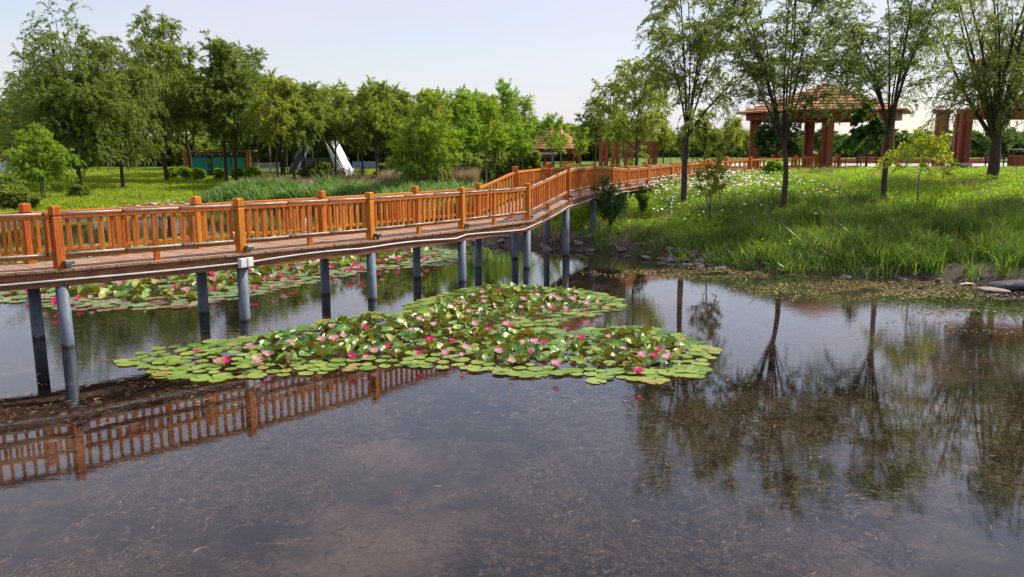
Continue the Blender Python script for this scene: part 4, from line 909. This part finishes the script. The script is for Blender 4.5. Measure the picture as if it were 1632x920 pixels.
FL = {'d': [flower('deep', i, 1-.22*i) for i in range(3)], 'p': [flower('pale', 10+i, 1-.2*i) for i in range(3)]}
ff = [(314,556,'d'),(345,572,'p'),(359,572,'d'),(399,547,'p'),(410,570,'p'),(424,561,'p'),(462,543,'p'),(528,516,'p'),(513,537,'p'),(532,536,'p'),(547,531,'p'),(581,518,'d'),(598,555,'p'),(617,547,'d'),(561,566,'d'),(583,566,'p'),(667,559,'d'),(656,522,'p'),(669,505,'p'),(689,490,'p'),(692,514,'p'),(686,538,'d'),(721,538,'d'),(709,559,'p'),(736,561,'p'),(743,551,'p'),(718,521,'p'),(756,513,'p'),(726,482,'d'),(738,479,'p'),(748,493,'p'),(760,492,'d'),(754,467,'p'),(769,462,'p'),(770,469,'p'),(795,459,'d'),(772,477,'p'),(780,521,'d'),(808,513,'p'),(815,515,'d'),(795,556,'p'),(815,571,'p'),(845,557,'d'),(868,541,'d'),(852,541,'p'),(833,541,'p'),(886,576,'p'),(925,534,'d'),(970,532,'p'),(994,551,'p'),(1024,563,'p'),(1043,564,'d'),(1051,554,'d'),(1064,565,'p'),(1019,588,'d'),(851,461,'d'),(857,467,'p'),(834,473,'p'),(881,468,'p'),(890,473,'p'),(865,486,'p'),(880,488,'d'),(901,489,'p'),(905,493,'d'),(912,473,'p'),(935,480,'p'),(937,490,'d'),(952,478,'p'),(831,486,'p')]
bk = [(271,437),(291,434),(337,429),(339,435),(339,444),(364,436),(279,456),(297,460),(339,458),(396,430),(416,421),(442,420),(462,424),(476,424),(481,418),(507,417),(434,438),(425,441),(449,437),(436,453),(401,457),(409,457),(452,445),(466,441),(529,423),(506,416),(549,429),(558,429),(565,431),(576,426),(574,404),(617,411),(634,410),(650,401),(671,414),(680,409),(693,404),(609,422),(603,413),(566,419),(67,471),(88,474),(125,471),(144,470),(88,482),(41,461),(191,448),(197,447),(163,455),(219,443),(199,397),(179,397),(122,403),(161,399),(302,383),(322,384),(356,379)]
uniq = {(314,556): 'deep pink water lily nearest the left tip of the near patch', (345,572): 'paler flower of the touching pair near the left front of the near patch', (359,572): 'deeper pink flower of the touching pair near the left front of the near patch',
        (1019,588): 'deep pink water lily closest to the front right corner of the near patch', (815,571): 'pale pink flower lowest in the middle front edge of the near patch', (886,576): 'small pale pink flower at the front edge right of the middle', (795,459): 'deep pink water lily at the very back edge of the near patch',
        (952,478): 'pale pink flower farthest right in the back lobe of the near patch', (1064,565): 'pale pink flower farthest right of the whole near patch', (667,559): 'large deep pink flower at the front middle of the near patch', (399,547): 'pale pink bloom behind the touching pair on the left of the patch', (462,543): 'lone pale pink bloom between the left flowers and the crowded middle'}
rnd = random.Random(9)
def put_flower(px, py, kind, label, group, size, zf):
    z = zf; x, y = pz(px, py, z+size*.35); me, stm = FL[kind][rnd.choice([0, 0, 1, 1, 2])]
    e = empty('water_lily', (x, y, z), rnd.uniform(0, 6)); s = size*rnd.uniform(.65, 1.12); e.scale = (s, s, s); e.rotation_euler = (rnd.uniform(-.2, .3), rnd.uniform(-.2, .2), rnd.uniform(0, 6.28))
    tag(e, label, 'water lily', group); link('petals', me, e); link('stamens', stm, e)
for px, py, kd in ff:
    h = 'left' if px < 500 else ('middle' if px < 830 else 'right'); bkk = 'back' if py < 520 else 'front'
    lb = uniq.get((px, py)) or ('%s pink water lily open at the %s %s of the near patch' % ('deep' if kd == 'd' else 'pale', bkk, h))
    put_flower(px, py+3, kd, lb, 'pink water lilies of the near patch', (.115 if py < 520 else .12), (.17 if px > 400 else .06))
for k, (px, py) in enumerate(bk):
    kd = 'd' if k % 3 != 1 else 'p'; h = 'at far left' if px < 60 else ('between two leftmost pile pairs' if px < 320 else ('past the second pile pair' if px < 515 else 'past the third pile pair'))
    put_flower(px, py+2, kd, '%s pink lily in the patch behind the bridge %s' % ('deep' if kd == 'd' else 'pale', h), 'pink water lilies behind the bridge', .15, .15)
# ------------------------------------------------------------ buildings and furniture
def bx(b, x0, x1, y0, y1, z0, z1, bev=0): b.box(((x0+x1)/2, (y0+y1)/2, (z0+z1)/2), (x1-x0, y1-y0, z1-z0), None, bev)
def hexroof(b, cx, cy, rad, ze, za, th=.18, sides=6, rot=0, tiers=9):
    for k in range(tiers):
        t0 = k/tiers; t1 = (k+1)/tiers; r0 = rad*(1-t0); r1 = rad*(1-t1)*.985; zf = lambda t: ze+(za-ze)*(t**1.08)
        for i in range(sides):
            a0 = rot+2*math.pi*i/sides; a1 = rot+2*math.pi*(i+1)/sides
            P = [(cx+r0*math.cos(a0), cy+r0*math.sin(a0), zf(t0)+.05), (cx+r0*math.cos(a1), cy+r0*math.sin(a1), zf(t0)+.05), (cx+r1*math.cos(a1), cy+r1*math.sin(a1), zf(t1)), (cx+r1*math.cos(a0), cy+r1*math.sin(a0), zf(t1))]
            Q = [(x, y, z-.1) for x, y, z in P]; b.add(P+Q, [(0, 1, 2, 3), (7, 6, 5, 4), (0, 4, 5, 1), (2, 6, 7, 3)])
def pavilion(name, label, cx, cy, cols, zc, ze, za, rad, colw, zb, rot=0):
    e = empty(name, (cx, cy, zb)); tag(e, label, 'pavilion'); o0 = (cx, cy, zb)
    def pt(b, n, m):
        b.v = [local(o0, v) for v in b.v]; return b.build(n, m, e)
    for (x, y) in cols:
        b = MB(); s = colw*.42
        for dx, dy in ((-s/2-.02, 0), (s/2+.02, .06), (0, -s*.75)): b.box((x+dx, y+dy, (zb+zc)/2), (s, s, zc-zb), None, .02)
        pt(b, 'column', M['redpaint'])
    b = MB(); n = 6
    for i in range(n):
        a0 = rot+2*math.pi*i/n; a1 = rot+2*math.pi*(i+1)/n; q = rad*.86
        b.beam((cx+q*math.cos(a0), cy+q*math.sin(a0), ze-.25), (cx+q*math.cos(a1), cy+q*math.sin(a1), ze-.25), .22, .5)
        b.beam((cx, cy, ze+.1), (cx+q*math.cos(a0), cy+q*math.sin(a0), ze-.1), .15, .2)
    pt(b, 'eave_beam', M['redpaint'])
    b = MB(); hexroof(b, cx, cy, rad, ze, za, rot=rot); pt(b, 'roof', M['tile']); return e
pavilion('pavilion', 'large open pavilion with red brown columns and a shingled roof on the right bank', 21.4, 55, [(16.8, 55.2), (20.1, 50.9), (22.05, 59.3), (25.9, 55)], 5.9, 6.1, 8.1, 6.1, .8, 2.35)
tp = pavilion('pavilion', 'two tiered pavilion behind the massive willow, red columns under dark roofs', 35.6, 55, [(30.9, 54.5), (32.5, 58), (36, 52)], 6.2, 6.3, 7.6, 5.2, .9, 2.35)
b = MB(); hexroof(b, 0, 0, 4.6, 7.15, 8.6); b.build('upper_roof', M['tile'], tp); b = MB(); [b.box((2.2*math.cos(q), 2.2*math.sin(q), 6.1), (.25, .25, 2.4)) for q in (.5, 1.55, 2.6, 3.65, 4.7, 5.75)]; b.build('upper_frame', M['redpaint'], tp)
pavilion('pavilion', 'small distant pavilion with orange shingled roof behind the bridge arch', 4.3, 80, [(2.2, 79), (6.6, 79), (2.6, 82), (6.2, 82)], 3.7, 3.75, 6.2, 3.3, .6, 1.4)
b = MB(); b.box((28.7, 53.8, 4.2), (.4, .4, 3.7), None, .02); b.box((29.12, 53.9, 4.2), (.4, .4, 3.7), None, .02); b.box((28.9, 53.85, 6.15), (1.1, .6, .25)); tag(b.build('gate_pillar', M['redpaint']), 'paired red brown pillar standing left of the taller pavilion', 'pillar')
def furniture(name, label, cat, x, y, z, rz=0, group=None): e = empty(name, (x, y, z), rz); tag(e, label, cat, group); return e
# bench
bseat = MB(); [bseat.box((0, -.2+k*.13, .44), (1.6, .11, .04)) for k in range(4)]
bback = MB(); [bback.box((0, .28, .6+k*.13), (1.6, .035, .1)) for k in range(3)]
bleg = MB(); bleg.box((0, -.18, .21), (.06, .06, .42)); bleg.box((0, .26, .45), (.06, .06, .9)); bleg.box((0, .04, .4), (.06, .45, .05)); bleg.box((0, .02, .62), (.07, .5, .04))
BS, BB, BL = bseat.mesh('seat', M['redpaint']), bback.mesh('backrest', M['redpaint']), bleg.mesh('leg', M['darkmetal'])
for k, (px, Y, rz, lb) in enumerate([(1385, 54.5, 0.1, 'slatted bench with dark legs just left of the right pavilion column'), (1246, 56, 3.0, 'bench inside the big pavilion behind the boardwalk railing, leftmost'), (1303, 57, 3.1, 'bench between the two middle columns of the big pavilion'), (1590, 53, .2, 'dark bench right of the massive willow trunk'), (1340, 58, 1.4, 'bench seen end on at the end of the boardwalk railing')]):
    a, _ = ray(px, 260); e = furniture('park_bench', lb, 'bench', a*Y, Y, 2.44, rz, 'park benches on the plaza'); link('seat', BS, e); link('backrest', BB, e); link('leg', BL, e, (-.7, 0, 0)); link('leg', BL, e, (.7, 0, 0))
a, _ = ray(1621, 250); e = furniture('litter_bin', 'dark slatted litter bin with a pale top at the right edge of the plaza', 'litter bin', a*50, 50, 2.3)
b = MB(); b.box((0, 0, .5), (.85, .55, 1.0), None, .02); [b.box((0, -.285, .12+k*.11), (.8, .03, .08)) for k in range(8)]; b.build('body', M['redpaint'], e)
b = MB(); [b.box((sx*.4, sy*.25, 1.15), (.05, .05, .34)) for sx in (-1, 1) for sy in (-1, 1)]; b.build('frame', M['darkmetal'], e); b = MB(); b.box((0, 0, 1.35), (1.0, .7, .08), None, .02); b.build('lid', M['greyroof'], e)
x, Y = ray(1540, 262)[0]*50.5, 50.5; e = furniture('utility_box', 'small grey box on a short post in the grass before the plaza', 'utility box', x, Y, 2.2); b = MB(); b.box((0, 0, .5), (.62, .3, .2), None, .02); b.build('box', M['greyroof'], e); b = MB(); b.box((-.12, 0, .2), (.08, .08, .45)); b.build('post', M['darkmetal'], e)
b = MB()
for k in range(12): b.box((28+k*1.3, 71, 2.62), (1.1, .12, .42)); b.box((28.6+k*1.3, 71, 2.6), (.14, .16, .55))
tag(b.build('low_fence', M['redpaint']), 'long low red timber fence at the back of the plaza', 'fence')
b = MB(); z0 = 1.6
for px in (962, 981, 1002, 1040): x = ray(px, 250)[0]*62; b.box((x-.2, 62, 2.75), (.3, .4, 2.5)); b.box((x+.2, 62.1, 2.75), (.3, .4, 2.5))
b.beam((ray(950, 250)[0]*62, 62, 4.1), (ray(1048, 250)[0]*62, 62, 4.1), .3, .3); e = tag(b.build('pergola', M['redpaint']), 'red brown pergola of paired posts under the trees behind the boardwalk', 'pergola')
# timber kiosk behind the arch
e = furniture('timber_kiosk', 'dark red timber kiosk with a flat grey roof behind the bridge arch', 'kiosk', 1.5, 68, 1.35)
b = MB(); b.box((.9, 0, .55), (2.3, 2.4, 1.1)); [b.box((.9, -1.22, .12+k*.2), (2.3, .05, .14)) for k in range(5)]; b.build('wall', M['redpaint'], e)
pk = MB(); pk.box((0, 0, 1.0), (.14, .14, 2.0)); pk = pk.mesh('post', M['redpaint'])
for x in (-1.9, -.9, -.25, .6, 1.3, 2.0):
    for y in (-1.1, 1.1): link('post', pk, e, (x, y, 0))
b = MB(); b.box((.1, -1.2, 1.75), (4.2, .06, .2)); b.build('lintel', M['redpaint'], e)
b = MB(); b.box((.05, 0, 1.98), (4.6, 2.9, .1)); b.box((1.4, 0, 1.9), (1.7, 2.7, .12)); b.build('roof', M['greyroof'], e); b = MB(); b.box((-1.1, 0, .4), (1.8, 2.2, .8)); b.build('counter', M['darkmetal'], e)
b = MB(); b.box((5.3, 67, 2.35), (2.6, .3, .16)); b.box((4.6, 67, 2.6), (1.3, .3, .14)); [b.box((4.2+k*.7, 67, 1.8), (.1, .1, 1.2)) for k in range(4)]; tag(b.build('timber_rail', M['orangepaint']), 'orange timber rail right of the dark red kiosk', 'railing')
# teal building
e = furniture('teal_building', 'teal panelled low building with orange brown corner posts behind two willows', 'building', -26.6, 72, 1.1)
b = MB(); b.box((0, .9, 1.0), (5.0, 1.7, 2.0)); b.build('wall', M['darkmetal'], e)
for x0, x1 in ((-2.4, -.95), (-.55, 1.1), (1.2, 2.4)):
    b = MB(); b.box(((x0+x1)/2, .02, .98), (x1-x0, .06, 1.75)); [b.box((x0+.06+k*.12, -.02, .98), (.05, .03, 1.72)) for k in range(int((x1-x0)/.12))]; b.build('teal_panel', M['teal'], e)
b = MB(); b.box((0, .1, 2.15), (5.0, .08, .36)); sg = b.build('sign_board', M['darkmetal'], e)
b = MB(); rnd = random.Random(2)
for k in range(11):
    if k in (5, 8): continue
    x = -2.0+k*.36
    for q in range(4): b.box((x+rnd.uniform(-.08, .08), .045, 2.15+rnd.uniform(-.11, .11)), (rnd.uniform(.05, .2), .01, rnd.uniform(.03, .1)))
for k in range(5):
    for q in range(3): b.box((-.75+rnd.uniform(-.06, .06), -.05, 1.65-k*.3+rnd.uniform(-.08, .08)), (rnd.uniform(.04, .13), .01, rnd.uniform(.03, .08)))
b.build('lettering', M['white'], sg)
for x in (-2.95, 2.75):
    for dx in (-.09, .11): b = MB(); b.box((x+dx, -.1, 1.2), (.15, .2, 2.38)); b.build('corner_post', M['orangepaint'], e)
b = MB(); b.box((0, .9, 2.46), (5.9, 2.4, .12)); b.build('roof', M['tile'], e)
# lattice gate
e = furniture('lattice_gate', 'white folding lattice gate right of the teal building', 'gate', -23.2, 74, 1.1)
b = MB()
for r in range(3):
    for k in range(20): x = -1.5+k*.15; b.beam((x, 0, .1+r*.4), (x+.15, 0, .5+r*.4), .03, .035); b.beam((x+.15, .04, .1+r*.4), (x, .04, .5+r*.4), .03, .035)
b.build('lattice', M['white'], e); b = MB(); [b.box((0, .02, .08+k*.41), (3.1, .07, .06)) for k in range(4)]; b.build('rail', M['white'], e)
x0, _ = ray(450, 268); x1, _ = ray(520, 268); e = furniture('barrier_arm', 'thin white horizontal barrier arm between the lattice gate and the canvas arch', 'barrier', x0*75, 75, 1.2); b = MB(); b.box(((x1-x0)*37.5, 0, .75), ((x1-x0)*75, .08, .1)); b.build('arm', M['white'], e); b = MB(); b.box((.1, 0, .4), (.2, .2, .8)); b.build('post', M['darkmetal'], e); b = MB(); b.box(((x1-x0)*75, 0, .4), (.12, .12, .8)); b.build('post', M['darkmetal'], e)
# canvas arch: a tall ridge of white canvas, open at the front
e = furniture('canvas_arch', 'tall pointed white canvas arch with a shaded blue grey inside', 'tent', -17.9, 74, 1.3)
def leaf_wall(sg):
    V = []; F = []; n = 10; wb = 2.7
    for k in range(n+1):
        t = k/n; x = sg*(wb*(1-t)**.8)+(.1*sg); z = 4.9*t
        for y, ex in ((-1.4+.9*t, 0), (2.2, 0)): V.append((x, y, z)); V.append((x-sg*.16, y, z))
    for k in range(n):
        a = k*4; c = a+4
        F += [(a, a+2, c+2, c), (a+1, c+1, c+3, a+3), (a, c, c+1, a+1), (a+2, a+3, c+3, c+2)]
    b = MB(); b.add(V, F); return b
leaf_wall(1).build('canvas_wall', M['white'], e); leaf_wall(-1).build('canvas_wall', M['tentshade'], e)
b = MB(); b.add([(1.9, -1.3, 0), (2.75, -1.5, 0), (.7, -1.1, 3.3), (.15, -.55, 4.8), (1.9, -1.2, 0), (2.75, -1.4, 0), (.7, -1.0, 3.3), (.15, -.45, 4.8)], [(0, 1, 2, 3), (7, 6, 5, 4), (0, 3, 7, 4), (1, 5, 6, 2), (2, 6, 7, 3)]); b.build('front_flap', M['white'], e)
b = MB(); bx(b, -2.3, 2.3, 1.9, 2.0, 0, 1.6); b.build('back_panel', M['tentshade'], e)
b = MB(); x0 = ray(562, 270)[0]*88; x1 = ray(602, 270)[0]*88; bx(b, x0, x1, 88, 88.2, 1.3, 2.35); [bx(b, x0+k*.6, x0+k*.6+.08, 87.93, 87.99, 1.3, 2.45) for k in range(5)]; tag(b.build('blue_fence', M['bluewall']), 'pale blue panel fence right of the canvas arch', 'fence')
b = MB(); x0 = ray(620, 262)[0]*80; bx(b, x0, x0+3.0, 80, 82, 2.75, 2.85); [bx(b, x0+k*.95, x0+k*.95+.08, 80, 80.1, 1.4, 2.75) for k in range(4)]; tag(b.build('metal_shelter', M['greyroof']), 'low grey metal shelter behind the bright young tree', 'shelter')
# bicycles
def torus(b, c, r, w): b.tube([(c[0]+r*math.cos(q*math.pi/8), c[1], c[2]+r*math.sin(q*math.pi/8)) for q in range(17)], w, 5, False)
bw = MB(); torus(bw, (0, 0, 0), .31, .03); [bw.tube([(0, 0, 0), (.3*math.cos(q), 0, .3*math.sin(q))], .006, 3) for q in np.arange(0, 6.28, .52)]
bf = MB(); [bf.tube([p, q], .025, 6) for p, q in (((-.5, 0, .33), (-.1, 0, .35)), ((-.1, 0, .35), (.38, 0, .78)), ((-.1, 0, .35), (-.22, 0, .82)), ((-.22, 0, .78), (.38, 0, .8)), ((-.5, 0, .33), (-.22, 0, .78)), ((.5, 0, .33), (.36, 0, .98)))]
bh = MB(); bh.tube([(.3, -.27, 1.0), (.38, -.1, 1.0), (.38, .1, 1.0), (.3, .27, 1.0)], .018, 6); bs = MB(); bs.box((-.24, 0, .86), (.26, .15, .06), None, .02)
WH, HB, SD = bw.mesh('wheel', M['rubber']), bh.mesh('handlebar', M['darkmetal']), bs.mesh('saddle', M['rubber']); FR = [bf.mesh('frame', M[c]) for c in ('redmetal', 'white', 'darkmetal')]
for k, px in enumerate((526, 534, 543, 551, 560, 569, 578)):
    a, _ = ray(px, 275); y = 70+(k % 3)*.8; e = furniture('bicycle', ['red', 'white', 'dark'][k % 3]+' bicycle in the row parked before the canvas arch, '+['below the arch opening', 'left one of the white', 'nearer the arch foot', 'just left of the arch foot', 'at the arch foot', 'right of the arch foot', 'last on the right'][k], 'bicycle', a*y, y, float(gz(a*y, y)), .4+k*.15, 'bicycles parked before the canvas arch')
    link('wheel', WH, e, (-.5, 0, .33)); link('wheel', WH, e, (.5, 0, .33)); link('frame', FR[k % 3], e); link('handlebar', HB, e); link('saddle', SD, e)
# hut at the far left
e = furniture('hut', 'small hut with an orange roof at the left edge', 'hut', -47.5, 75, 1.5); b = MB(); bx(b, -1.6, 1.6, 0, 2.4, 0, 1.5); b.build('wall', M['boxwhite'], e); b = MB(); hexroof(b, 0, 1.2, 2.8, 1.6, 2.5, sides=4, rot=math.pi/4); b.build('roof', M['orangepaint'], e)
# white cone afloat behind the bridge, young tree stakes
x, y = pz(487, 367); e = furniture('marker_cone', 'small white cone floating on the pond behind the railing', 'marker', x, y, 0); b = MB(); b.tube([(0, 0, -.05), (0, 0, .05)], .22, 14); b.build('float', M['white'], e, True); b = MB(); b.tube([(0, 0, .05), (.02, 0, .25), (.03, 0, .55)], [.17, .1, .02], 12); b.build('cone', M['white'], e, True)
for px, py, tx in ((48, 318, -1), (72, 320, 0)):
    x, y, z = gp(px, py); b = MB(); b.tube([(0, 0, -.1), (.35*tx, .1, 1.4)], .045, 8); tag(b.build('tree_stake', M['barkpale'], None, True, (x, y, z)), 'pale %s stake under the small round tree at left' % ('leaning' if tx else 'upright'), 'stake')
